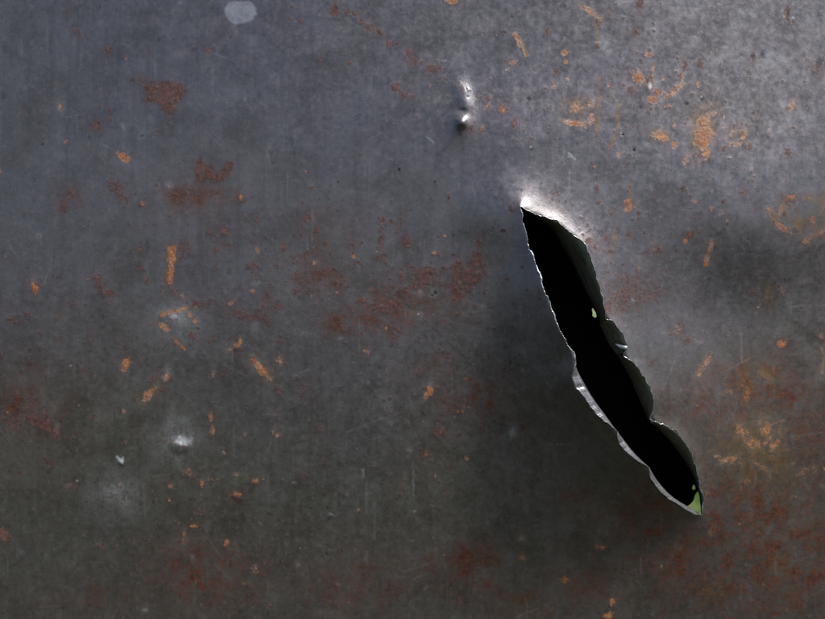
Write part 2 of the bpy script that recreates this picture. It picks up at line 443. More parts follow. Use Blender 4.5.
tile(550, 0, [
    ('r', 143, 72, 2.6, 3.4, 0, .8), ('r', 142, 138, 2.6, 3), ('o', 142, 136, 1.2, 1.4, 0, .5), ('r', 270, 10, 3, 4.5, 20), ('r', 255, 97, 2.8, 3.4), ('d', 256, 96, 1.2, 1.5, 0, .6), ('o', 45, 157, 5, 2.6, -15, .75), ('r', 20, 215, 2.4, 3.4, 20),
    ('o', 50, 187, 2.4, 2, 0, .6), ('o', 55, 238, 1.8, 2.4, 0, .6), ('o', 13, 260, 3, 4, 0, .45), ('r', 48, 100, 2, 1.5, 0, .5), ('o', 265, 233, 6, 5, 20, .75), ('r', 258, 235, 3.4, 3, 0, .5), ('r', 300, 250, 3.6, 8), ('o', 325, 276, 6, 3, 20, .8), ('r', 322, 275, 4, 3, 20),
    ('o', 308, 297, 5, 4, 0, .7), ('r', 312, 300, 4, 3, 0, .6), ('w', 301, 260, 1.7, 3.2, 0, .8), ('o', 355, 318, 4, 2.4, 0, .5), ('d', 410, 312, 2.0, 1.8, 0, .7), ('r', 402, 205, 1.6, 2.2, 0, .8), ('o', 300, 165, 5, 2, 5, .65), ('r', 255, 155, 4, 1.4, 10, .4), ('r', 450, 190, 2.6, 4),
    ('d', 608, 170, 2, 3, 0, .7), ('d', 638, 170, 1.8, 4, 0, .6), ('r', 608, 170, 2.8, 3.6, 0, .7), ('y', 78, 320, 12, 10, 0, .6), ('o', 80, 318, 6, 4, 0, .5), ('o', 75, 330, 4, 3, 30, .5), ('o', 125, 358, 3.4, 5, 0, .6), ('o', 122, 310, 4, 5, 0, .45),
    ('o', 330, 408, 8, 4, 15, .8), ('y', 330, 405, 10, 6, 0, .6), ('o', 372, 375, 2, 4, 0, .5), ('o', 375, 435, 3.6, 3, 0, .75), ('o', 460, 360, 7, 5, -30, .62), ('y', 460, 385, 13, 22, 10, .75), ('o', 465, 400, 8, 7, -20, .8), ('r', 450, 428, 6, 3, 10, .8),
    ('o', 445, 428, 5, 2.5, 0, .7), ('o', 468, 462, 3, 4.4, 0, .95), ('o', 408, 482, 4.4, 4, 0, .5), ('r', 432, 468, 4, 2, -20, .6), ('o', 560, 433, 6, 3, -10, .55), ('o', 580, 405, 2.4, 5, 10, .75), ('r', 577, 402, 2, 3, 0, .7), ('o', 545, 395, 2, 5, 20, .4), ('r', 600, 440, 2.4, 3), ('o', 572, 380, 3, 4, 0, .3), ('y', 570, 405, 12, 12, 0, .35),
    ('d', 455, 297, 1.5, 2.4, 0, .8), ('w', 454, 290, .9, .9, 0, .5), ('p', 500, 230, 3.6, 3, 0, .3), ('d', 217, 403, 1.2), ('w', 214, 399, .9, .9, 0, .5), ('d', 252, 450, 1.6), ('o', 725, 318, 3, 5, 20, .6), ('r', 715, 325, 4, 2, 0, .6), ('r', 730, 385, 2.6, 1.8, 0, .8), ('r', 715, 460, 4, 3, 0, .7), ('r', 597, 215, 2.2),
    ('r', 712, 28, 2.4, 4, 0, .8), ('d', 713, 50, 2.2, 5, 10, .6), ('r', 715, 62, 2.4, 4, 0, .7), ('w', 729, 52, 1, 1.3, 0, .5), ('r', 729, 65, 1.6, 2.4, 0, .8), ('d', 805, 190, 2.6, 5, 20, .6), ('r', 802, 205, 3, 4, 0, .7), ('r', 770, 190, 3, 3.6, 0, .5), ('r', 820, 180, 1.5, 3, 0, .8), ('r', 765, 248, 2.6, 2.2, 0, .5), ('r', 712, 208, 1.8, 1.6, 0, .6),
    ('r', 20, 578, 2.8, 2.2), ('r', 141, 562, 1.8, 2.6), ('r', 140, 577, 1.6, 1.6), ('r', 145, 608, 2, 2), ('o', 145, 606, 1, 1, 0, .5), ('o', 235, 608, 3, 3.4, 0, .8), ('r', 232, 612, 2.4, 2, 0, .7), ('r', 520, 603, 2.8, 2.6), ('o', 430, 605, 4, 3, 20, .5), ('r', 395, 570, 4, 3, 30, .6), ('d', 395, 568, 1.6, 2, 0, .6), ('r', 420, 588, 2.4, 2, 0, .6),
    ('o', 720, 592, 5, 4, 0, .65), ('r', 715, 600, 6, 5, 0, .7), ('y', 780, 595, 5, 4, 0, .9), ('o', 780, 593, 2, 2, 0, .4), ('y', 817, 600, 4, 10, 0, .9), ('r', 90, 440, 2, 2, 0, .5), ('o', 205, 465, 2.4, 2.4, 0, .5), ('o', 178, 440, 2, 5, 0, .35), ('r', 345, 505, 1.6, 1.6, 0, .6), ('r', 355, 320, 3, 2.6, 20, .6), ('r', 427, 285, 1.6, 2.4, 0, .8),
    ('p', 600, 40, 9, 6, 0, .3), ('p', 700, 150, 13, 6, 20, .18), ('p', 540, 110, 8, 14, 0, .15), ('p', 770, 60, 10, 12, 0, .25), ('p', 450, 20, 20, 8, 0, .18), ('p', 650, 190, 5, 8, 0, .25), ('r', 3, 330, 3, 3, 0, .4), ('r', 2, 440, 2, 2, 0, .4), ('r', 668, 260, 1.4, 3, 0, .5), ('r', 620, 330, 2, 2, 0, .35), ('r', 590, 540, 2, 2, 0, .4), ('r', 175, 45, 2.5, 4, 0, .5), ('r', 330, 12, 2, 2, 0, .5), ('r', 190, 260, 2, 3, 0, .4), ('r', 515, 105, 1.6, 1.6, 0, .5),
], [('o', [(90, 15), (120, 33), (155, 60)], 3.6, .55), ('y', [(143, 60), (143, 130)], 1.8, .7), ('o', [(35, 364), (70, 369), (108, 374)], 3.4, 1), ('o', [(107, 366), (107, 384)], 1.6, .8), ('p', [(36, 361), (108, 370)], 1.2, .7), ('y', [(150, 235), (147, 330), (140, 420)], 2.6, .75), ('y', [(205, 310), (203, 395), (180, 440)], 3.4, .6), ('y', [(242, 540), (240, 608)], 2.4, .8),
    ('o', [(347, 292), (372, 278), (397, 250)], 3.0, .75), ('r', [(350, 295), (372, 280)], 2.2, .6), ('o', [(396, 220), (396, 262)], 1.8, .7), ('o', [(312, 200), (308, 225)], 1.8, .5), ('y', [(310, 195), (300, 260)], 5, .5), ('p', [(57, 460), (75, 478)], 1.3, .8), ('p', [(55, 470), (70, 474)], 1.0, .6), ('o', [(440, 375), (475, 350), (515, 328)], 2.0, .5), ('o', [(735, 300), (722, 335)], 1.8, .6), ('y', [(180, 230), (180, 300)], 2, .4)])

tile(0, 206, [
    ('r', 518, 135, 3.4, 6, 0, .7), ('r', 510, 150, 2, 4, 0, .4), ('r', 557, 132, 8, 10, 0, .55), ('r', 420, 132, 4, 3, -20, .75), ('r', 395, 133, 2.2, 1.4, 0, .7), ('d', 440, 122, 2, 6, 0, .3), ('r', 418, 187, 4, 4.4, 0, .8), ('r', 438, 222, 2.2, 3), ('r', 292, 215, 3.6, 2.6), ('r', 300, 245, 3.4, 6, -20), ('r', 312, 262, 3, 3), ('r', 332, 262, 3, 3.4), ('o', 266, 218, 2.6, 1.4, -20, .7),
    ('o', 102, 242, 3.4, 6, -15, .8), ('r', 104, 248, 4, 4.4, 0, .9), ('p', 100, 228, 4, 6, 0, .25), ('p', 116, 90, 2.6, 3, 0, .6), ('r', 116, 91, 1.6, 1.8, 0, .8), ('r', 190, 10, 5, 4, 0, .75), ('r', 45, 346, 4.4, 4, 0, .8), ('r', 215, 297, 4.4, 4, 0, .55), ('y', 178, 330, 3, 3, 0, .8), ('r', 178, 400, 3, 3.6, 0, .5), ('r', 270, 378, 3.4, 7, 0, .5), ('r', 272, 405, 3, 4, 0, .6),
    ('r', 525, 260, 4.4, 3.8, 0, .75), ('o', 490, 262, 2, 7, -20, .45), ('o', 548, 270, 2.6, 5, 0, .45), ('p', 525, 332, 19, 14, 0, .8), ('w', 522, 330, 4, 2.6, -10, .5), ('p', 535, 360, 26, 24, 0, .45), ('o', 490, 360, 6, 3, 30, .85), ('r', 576, 388, 3.6, 3), ('o', 577, 386, 1.8, 1.4, 0, .5), ('r', 600, 295, 9, 4, -10, .75), ('o', 590, 305, 3, 2, 0, .5), ('r', 640, 312, 3, 2.4, 0, .7), ('o', 690, 292, 3.6, 1.8, -12, .7), ('r', 630, 285, 7, 3, 0, .5),
    ('r', 376, 420, 6, 6, 0, .38), ('d', 378, 428, 3, 2, 0, .3), ('o', 376, 476, 3.6, 7.5, 18, .85), ('r', 380, 470, 2.6, 4, 18, .7), ('p', 374, 500, 5, 8, 18, .25), ('r', 463, 513, 3.8, 3.6, 0, .85), ('r', 486, 551, 4.8, 3.8, 0, .85), ('o', 500, 512, 4.8, 4, -30, .85), ('p', 505, 490, 5, 6, 0, .55), ('r', 236, 495, 6, 6, 0, .6), ('d', 232, 490, 2, 4, 0, .4), ('w', 212, 479, 1.1, 1.1, 0, .6), ('r', 150, 510, 4, 2, 0, .5), ('r', 185, 470, 4, 3, 0, .4),
    ('r', 710, 436, 5, 4.4, 0, .75), ('d', 710, 437, 3, 2, 0, .35), ('p', 765, 490, 4, 8, -40, .3), ('r', 65, 580, 15, 12, 0, .5), ('r', 100, 598, 4, 6, 0, .75), ('f', 60, 585, 24, 18, 0, .9), ('r', 672, 77, 3.8, 3.2), ('o', 674, 74, 1.8, 1.4, 0, .5), ('r', 628, 80, 3.6, 3, 0, .75), ('r', 675, 115, 7, 2, 15, .6), ('o', 745, 26, 8, 4, 0, .28), ('o', 772, 134, 2.2, 4, -20, .6), ('r', 760, 110, 3, 4, 0, .5), ('r', 760, 188, 3, 6, 0, .5),
    ('p', 768, 230, 4.4, 2.4, 0, .5), ('r', 765, 222, 4, 3, 0, .4), ('o', 755, 257, 3, 2, 20, .75), ('r', 768, 333, 12, 3.6, -5, .8), ('r', 715, 322, 9, 3.4, 15, .85), ('r', 800, 275, 4, 6, -30, .6), ('p', 765, 367, 4.4, 6, 0, .35), ('o', 640, 508, 1.8, 5, 0, .5), ('p', 640, 490, 3, 8, 0, .25), ('r', 672, 502, 4, 4, 0, .5), ('r', 810, 345, 3, 4, 0, .6), ('o', 345, 160, 2.2, 1.6, 0, .35), ('r', 415, 57, 2, 2, 0, .7), ('r', 428, 2, 2, 1.5, 0, .7),
    ('r', 510, 25, 4, 7, 0, .5), ('o', 515, 8, 3, 6, 0, .3), ('r', 550, 8, 2.2, 2.6, 0, .6), ('d', 685, 200, 2.6, 3.4, 0, .35), ('p', 678, 205, 4, 5, 0, .25), ('r', 660, 360, 3, 5, 0, .35), ('r', 300, 560, 5, 3, 0, .4), ('r', 10, 440, 5, 5, 0, .5), ('o', 372, 615, 2.4, 3, 0, .6), ('p', 345, 130, 3, 8, 30, .15), ('p', 165, 600, 4, 5, 0, .25), ('r', 620, 25, 5, 3, 0, .35), ('r', 430, 60, 6, 1.5, -20, .4), ('p', 115, 330, 5, 3, 0, .2), ('r', 720, 245, 4, 2, 0, .45),
    ('r', 0, 345, 2, 2, 0, .4), ('r', 30, 150, 2, 1.5, 0, .3), ('o', 15, 150, 1.8, 2, 0, .4), ('r', 520, 580, 3, 4, 0, .3), ('p', 400, 250, 6, 5, 0, .12), ('r', 540, 420, 3, 2, 0, .3), ('d', 90, 435, 2, 1.5, 0, .3),
], [('r', [(22, 340), (60, 332), (98, 320)], 4.0, .7), ('o', [(485, 326), (520, 318), (560, 306)], 3.2, .95), ('p', [(485, 330), (560, 311)], 1.6, .6), ('o', [(566, 323), (578, 338), (590, 350)], 3.0, .85), ('o', [(520, 396), (538, 412), (556, 430)], 2.4, .8), ('o', [(466, 545), (445, 565), (428, 586)], 5.2, .9), ('p', [(470, 540), (425, 590)], 2.4, .4), ('o', [(719, 395), (722, 418)], 2.4, .9), ('o', [(718, 412), (688, 430)], 3.0, .75),
    ('o', [(756, 458), (780, 486), (812, 520)], 5.0, .95), ('p', [(505, 500), (495, 520)], 2, .5), ('y', [(500, 125), (497, 235)], 2.0, .8)])

tile(275, 206, [
    ('r', 95, 38, 5, 5, 0, .7), ('o', 95, 30, 2, 3, 0, .3), ('r', 125, 76, 2.6, 3.6), ('r', 25, 122, 3, 6, 15, .75), ('o', 20, 122, 1.5, 3, 0, .35), ('r', 92, 150, 4, 6, 10, .75), ('r', 70, 155, 7, 4, -10, .6), ('r', 75, 55, 3, 4, 0, .45), ('r', 100, 100, 2, 6, 0, .45), ('r', 8, 155, 2.4, 4, 10, .6), ('r', 318, 42, 4.4, 4), ('o', 316, 40, 1.4, 1.6, 0, .4), ('r', 347, 48, 4.4, 2, 0, .7), ('d', 348, 46, 2, 1.2, 0, .4),
    ('r', 318, 72, 2.2, 5, 0, .8), ('r', 321, 105, 3, 7, 0, .9), ('o', 320, 112, 1.3, 3, 0, .35), ('r', 318, 153, 6, 2.6, 0, .9), ('d', 325, 150, 3, 1.2, 0, .35), ('r', 378, 45, 1.6, 8, 0, .75), ('r', 395, 108, 3.4, 5.4, -30, .9), ('o', 402, 118, 1.6, 2, 0, .4), ('r', 365, 70, 1.4, 4, 0, .7), ('o', 237, 152, 3, 3, 0, .5), ('r', 236, 148, 2.6, 2, 0, .5), ('r', 232, 190, 1.3, 2, 0, .7), ('r', 430, 130, 2, 3, 0, .7),
    ('r', 130, 207, 10, 9, 0, .55), ('f', 130, 210, 24, 18, 0, .8), ('r', 65, 253, 4, 3.4, 0, .75), ('r', 35, 259, 2, 2.4, 0, .6), ('r', 4, 300, 4, 4, 0, .8), ('r', 261, 285, 4, 3.6), ('r', 292, 257, 2.2, 2, 0, .7), ('p', 120, 168, 2, 1.8, 0, .6), ('r', 440, 210, 9, 8, 0, .9), ('r', 465, 195, 9, 4, 0, .85), ('r', 455, 225, 9, 7, 0, .95), ('r', 430, 235, 9, 4, -30, .9), ('r', 385, 265, 10, 5, -10, .9), ('d', 375, 270, 5, 3, 0, .45), ('r', 355, 295, 14, 5, -8, .9),
    ('r', 315, 305, 12, 5, -8, .85), ('r', 295, 345, 8, 6, 0, .65), ('r', 385, 300, 5, 4, 0, .7), ('r', 290, 310, 6, 7, 0, .7), ('r', 355, 350, 3, 9, 0, .6), ('r', 360, 396, 4, 5, 0, .75), ('r', 300, 385, 4, 10, 0, .35), ('f', 330, 320, 36, 22, -20, .9), ('p', 437, 258, 3, 5, 0, .4), ('o', 435, 255, 2, 2, 0, .35), ('p', 475, 262, 4.4, 4, 0, .45), ('d', 480, 260, 1.6, 1.4, 0, .8), ('d', 470, 268, 1.4, 1.2, 0, .7), ('p', 435, 330, 4, 4, 0, .5), ('w', 430, 325, 1.1, 1.1, 0, .5),
    ('p', 415, 262, 4, 1.6, 0, .4), ('r', 550, 323, 2.6, 2.6), ('p', 550, 325, 3.4, 3.4, 0, .3), ('r', 602, 303, 2), ('p', 622, 302, 2.6, 2.6, 0, .5), ('r', 511, 349, 3.6, 3.4, 0, .75), ('r', 215, 370, 4, 2, 0, .5), ('r', 190, 345, 8, 5, 0, .4), ('f', 220, 350, 30, 12, 0, .8), ('r', 375, 425, 3, 3, 0, .4), ('o', 272, 436, 3.6, 3, 20, .55), ('o', 15, 464, 3, 4.4, 0, .75), ('p', 12, 470, 4, 6, 0, .3), ('r', 10, 555, 5.4, 4, 0, .8), ('r', 75, 560, 7, 8, 0, .45),
    ('o', 464, 555, 3.8, 6.4, 25, .95), ('r', 460, 560, 3, 4, 0, .5), ('p', 467, 533, 3.4, 4, 0, .6), ('r', 520, 455, 3, 6, 0, .75), ('r', 432, 496, 4.6, 3.6, 0, .7), ('r', 512, 560, 4, 7, 0, .5), ('r', 575, 520, 5.4, 4.4, 0, .85), ('o', 570, 518, 2.4, 2, 0, .5), ('r', 600, 540, 6, 5, 0, .55), ('r', 675, 495, 7, 4.4, 0, .6), ('r', 470, 476, 3, 5, 0, .5), ('r', 685, 72, 4, 2, 0, .8), ('r', 655, 68, 2, 3, 0, .7), ('d', 680, 76, 1.4, 1, 0, .5), ('r', 610, 108, 3.8, 4, 0, .85), ('r', 660, 48, 2, 2.6, 0, .5),
    ('r', 535, 147, 2.2, 2, 0, .7), ('r', 605, 150, 4, 6, 0, .9), ('r', 600, 180, 8, 8, 0, .95), ('r', 620, 195, 5, 9, 0, .9), ('r', 580, 200, 7, 6, 0, .9), ('r', 555, 190, 5, 6, 0, .9), ('r', 540, 185, 4, 6, 0, .8), ('r', 550, 220, 7, 7, 0, .95), ('r', 570, 235, 8, 8, 0, .95), ('r', 590, 225, 6, 8, 0, .9), ('r', 548, 265, 6, 8, 0, .95), ('r', 563, 260, 5, 6, 0, .85), ('r', 527, 240, 3, 3, 0, .7), ('r', 592, 262, 2, 5, 0, .4), ('p', 545, 235, 4, 4, 0, .25), ('o', 540, 272, 2.4, 3, 0, .45), ('o', 535, 248, 2, 2, 0, .35),
    ('r', 505, 185, 2.4, 3, 0, .7), ('r', 490, 200, 3, 3, 0, .6), ('p', 85, 380, 9, 5, 10, .3), ('p', 195, 396, 3, 2, 0, .5), ('p', 280, 530, 2, 2, 0, .5), ('p', 465, 545, 2, 2, 0, .4), ('r', 640, 390, 3, 3, 0, .4), ('r', 690, 590, 6, 5, 0, .4), ('r', 620, 595, 5, 5, 0, .4), ('f', 620, 570, 40, 18, 0, .8), ('r', 120, 300, 12, 3, 0, .3), ('r', 445, 440, 6, 2, 0, .4), ('p', 360, 428, 10, .9, 3, .3), ('f', 470, 500, 30, 20, 0, .5), ('r', 665, 505, 2, 3, 0, .6),
], [('y', [(415, 275), (420, 320)], 3.0, .4), ('p', [(318, 425), (380, 432)], .9, .35), ('r', [(378, 0), (378, 60)], 1.6, .5), ('r', [(318, 0), (318, 40)], 1.6, .4)])

tile(0, 412, [
    ('r', 100, 25, 8, 4, 20, .85), ('r', 130, 38, 8, 5, 25, .85), ('r', 165, 68, 4.4, 6, -10, .9), ('r', 150, 45, 5, 4, 0, .7), ('p', 173, 42, 1.6, 3, 0, .5), ('r', 50, 42, 8, 6, 0, .6), ('o', 40, 52, 4, 5, 20, .3), ('r', 5, 18, 4, 5, 0, .5), ('r', 283, 14, 4, 3.2, 0, .6), ('p', 290, 16, 2, 2, 0, .3), ('r', 140, 150, 5, 5, 0, .65), ('r', 60, 184, 4, 2, 0, .6), ('r', 208, 227, 4.8, 3, -10, .7), ('p', 206, 220, 3, 2, 0, .5), ('w', 231, 206, 1.3, 1.1, 0, .7),
    ('p', 545, 90, 12, 9, 10, 1), ('w', 546, 88, 7, 4.4, 10, .75), ('p', 530, 80, 22, 20, 10, .6), ('p', 515, 45, 8, 16, 0, .5), ('p', 535, 135, 6, 16, 0, .45), ('r', 540, 95, 2, 2, 0, .8), ('o', 525, 90, 2.6, 2.2, 0, .7), ('o', 555, 98, 2.4, 2, 0, .7), ('r', 537, 76, 2, 1.6, 0, .6), ('o', 505, 88, 3, 3, 0, .35), ('w', 363, 146, 1.4, 2.4, -30, .9), ('p', 360, 143, 4, 4, 0, .5),
    ('p', 345, 250, 24, 24, 0, .55), ('p', 350, 265, 13, 15, 0, .5), ('p', 335, 200, 12, 14, 0, .4), ('o', 345, 238, 3, 2.4, 0, .4), ('o', 360, 215, 3, 2.4, 0, .4), ('o', 375, 258, 4, 4, 0, .3), ('o', 340, 268, 4, 4, 0, .28), ('p', 358, 296, 4, 3, 30, .35), ('o', 10, 370, 4.4, 7, -20, .38), ('r', 12, 370, 5, 8, -20, .75), ('r', 300, 402, 4.4, 3.2, 0, .75), ('p', 295, 395, 3, 2, 0, .3), ('r', 196, 410, 2.2, 2.6, 0, .6), ('r', 115, 378, 4, 2, 0, .6),
    ('o', 570, 183, 4, 5.4, 0, .5), ('r', 572, 180, 3, 3, 0, .5), ('o', 550, 185, 2.4, 3, 0, .35), ('o', 511, 222, 2.8, 3.4, 0, .65), ('o', 460, 237, 3, 5, 0, .35), ('o', 508, 265, 2, 1.8, 0, .75), ('o', 604, 215, 2, 4, 0, .55), ('o', 640, 202, 6, 1.8, 0, .4), ('o', 672, 120, 3, 3, 0, .45), ('o', 632, 14, 2.2, 4, 0, .65), ('o', 638, 55, 2.2, 7, 0, .65), ('o', 735, 70, 2, 2.6, 0, .55), ('o', 490, 160, 2, 2, 0, .3),
    ('o', 712, 246, 4.4, 2.2, 0, .85), ('r', 705, 255, 7, 3, 15, .9), ('d', 708, 264, 5, 2, 20, .45), ('o', 765, 207, 3.8, 2.8, 0, .75), ('o', 790, 199, 1.8, 1.8, 0, .6), ('r', 600, 303, 5, 1.8, 0, .7), ('o', 580, 342, 5, 2.4, 0, .75), ('r', 590, 345, 7, 4, 0, .6), ('o', 550, 385, 3, 4, 0, .5), ('r', 552, 388, 4, 5, 0, .5), ('r', 607, 381, 2.6, 2, 0, .7), ('o', 680, 393, 2.6, 3.4, 0, .75), ('o', 765, 473, 3, 5, 0, .5), ('o', 735, 518, 4, 3, 0, .45), ('r', 770, 560, 6, 4, 0, .4),
    ('r', 808, 300, 2, 2, 0, .6), ('o', 712, 186, 3, 2.4, 0, .55), ('r', 770, 430, 4, 4, 0, .3), ('r', 700, 440, 3, 6, 0, .3), ('r', 445, 465, 4, 4, 0, .4), ('f', 600, 480, 50, 30, 5, .95), ('f', 520, 450, 20, 14, 5, .5), ('r', 620, 500, 14, 9, 0, .35), ('r', 530, 510, 12, 10, 0, .3), ('p', 435, 593, 2.6, 1.8, 0, .85), ('y', 436, 594, 3, 2, 0, .6), ('p', 576, 434, 3, 3, 0, .5), ('p', 705, 395, 1.5, 2, 0, .5), ('p', 140, 428, 2, 1.4, 0, .5), ('p', 63, 420, 2.4, 2.4, 0, .3), ('r', 375, 465, 3, 3, 0, .35),
    ('p', 435, 305, 1.4, 1.4, 0, .5), ('y', 443, 350, 1.6, 2.4, 0, .7), ('p', 250, 240, 14, 6, 20, .13), ('r', 395, 400, 2.2, 2.2, 0, .35), ('r', 5, 0, 8, 6, 0, .4), ('p', 125, 560, 3, 2, 0, .2), ('f', 300, 560, 60, 20, 0, .4), ('r', 815, 15, 2, 7, 0, .5), ('o', 818, 60, 1.8, 4, 0, .5), ('f', 760, 520, 30, 26, 0, .5), ('r', 720, 575, 4, 4, 0, .3), ('r', 250, 518, 2, 2.4, 0, .4),
], [('w', [(352, 135), (367, 152)], 1.6, .9), ('w', [(369, 136), (366, 150)], 1.2, .7), ('p', [(390, 110), (410, 107)], 1.2, .4), ('p', [(300, 280), (345, 225)], 1.6, .25), ('p', [(240, 270), (300, 240)], 1.4, .2), ('p', [(430, 210), (436, 320)], 1.0, .3)])

tile(275, 412, [
    ('r', 497, 62, 5, 4.4, 0, .95), ('o', 495, 58, 1.8, 1.5, 0, .4), ('r', 550, 70, 4, 3, 0, .6), ('d', 552, 72, 1.6, 1.2, 0, .4), ('r', 630, 25, 4, 5, 0, .65), ('r', 622, 50, 4, 3, 0, .6), ('r', 635, 12, 3, 2, 0, .6), ('r', 665, 85, 3, 3, 0, .55), ('r', 745, 46, 5, 5, 0, .65), ('r', 745, 20, 4, 3, 0, .4), ('p', 710, 70, 3.4, 7, 15, .45), ('o', 405, 116, 4, 3.2, 0, .42), ('p', 403, 113, 4, 3, 0, .3), ('o', 453, 128, 2.2, 2.6, 0, .6), ('r', 452, 129, 3.8, 3.8, 0, .8),
    ('r', 142, 150, 3, 5, 0, .55), ('r', 92, 192, 4, 4, 0, .45), ('r', 200, 235, 3, 3, 0, .5), ('o', 385, 205, 2.6, 6, 0, .3), ('r', 388, 210, 3, 8, 0, .4), ('r', 322, 212, 2.4, 3, 0, .45), ('r', 130, 210, 2, 2, 0, .5), ('r', 345, 185, 3, 4, 0, .4), ('r', 290, 165, 3, 2, 0, .35), ('o', 8, 70, 3, 2.4, 0, .55), ('r', 6, 25, 3, 8, 0, .4), ('r', 525, 158, 4, 3, -20, .55), ('r', 490, 200, 2.2, 2.2, 0, .65), ('p', 738, 378, 4.4, 4, 0, .55), ('y', 738, 380, 6, 6, 0, .9), ('o', 740, 436, 4, 4, 0, .5), ('y', 742, 434, 7, 5, 0, .7),
    ('p', 752, 436, 4, 3, 0, .25), ('r', 600, 465, 7, 8, 0, .5), ('o', 600, 525, 2.8, 5, 0, .42), ('r', 600, 520, 4, 7, 0, .5), ('r', 568, 465, 4, 4, 0, .5), ('r', 555, 560, 3, 5, 0, .5), ('r', 520, 430, 4, 2.4, -15, .5), ('r', 620, 490, 3, 3, 0, .45), ('r', 725, 237, 4, 2.6, 0, .55), ('r', 478, 277, 2, 2.4, 0, .6), ('r', 570, 335, 6, 5, 0, .35), ('r', 470, 460, 6, 2, 0, .4), ('f', 590, 470, 36, 30, 0, .9), ('f', 250, 520, 60, 34, 0, .65), ('f', 460, 460, 30, 14, -15, .6), ('r', 260, 545, 3, 4, 0, .45), ('r', 160, 575, 4, 3, 0, .4), ('r', 300, 460, 3, 2, 0, .4),
    ('r', 820, 380, 4, 5, 0, .5), ('r', 815, 560, 4, 8, 0, .45), ('f', 740, 560, 40, 20, 0, .6), ('r', 680, 360, 3, 2, 0, .5), ('r', 625, 420, 2, 5, 0, .45), ('o', 620, 400, 1.4, 2, 0, .3), ('r', 750, 245, 2, 2, 0, .4), ('o', 785, 240, 2, 2, 0, .35), ('r', 800, 245, 3, 3, 0, .45), ('p', 55, 211, 2.6, 1.2, 20, .5), ('p', 418, 297, 2.2, 1.4, 0, .6), ('p', 445, 349, 1.6, 1.4, 0, .6), ('p', 413, 386, 1.8, 1.4, 0, .6), ('p', 205, 270, 1.6, 1.2, 0, .5), ('p', 215, 249, 1.4, 1.2, 0, .55), ('p', 380, 497, 2, 1.2, 0, .4), ('p', 430, 560, 2.6, 2, 0, .35), ('p', 450, 528, 2.6, 1.6, -30, .4),
    ('p', 190, 515, 3, 2, 20, .35), ('p', 70, 455, 2.6, 3, 0, .35), ('p', 270, 605, 4, 2, 0, .25), ('p', 130, 400, 4, 2.4, 0, .3), ('p', 70, 385, 3, 1.6, 30, .35), ('p', 35, 395, 3, 1.6, 30, .3), ('p', 272, 440, 2, 3, 0, .35), ('p', 295, 280, 1, 2.4, 0, .4), ('p', 352, 30, 1.4, 1.4, 0, .4), ('p', 500, 130, 2, 1, -20, .3), ('r', 40, 420, 4, 4, 0, .2), ('r', 130, 50, 6, 3, 0, .45), ('r', 190, 90, 6, 3, 20, .3), ('r', 340, 240, 3, 4, 0, .3),
], [('p', [(165, 305), (182, 312), (192, 302)], 1.5, .7), ('p', [(193, 290), (212, 262)], 1.2, .4), ('p', [(264, 172), (265, 192)], 1.4, .5), ('p', [(414, 150), (415, 248)], 1.0, .4), ('p', [(300, 270), (299, 380)], .9, .3), ('p', [(380, 480), (460, 455)], 1.0, .3), ('p', [(415, 500), (455, 485)], 1.0, .35), ('p', [(445, 425), (520, 400)], 1.0, .2), ('p', [(215, 60), (330, 15)], .9, .22), ('p', [(505, 392), (520, 380)], 1.2, .35), ('p', [(450, 143), (475, 140)], 1.0, .35)])

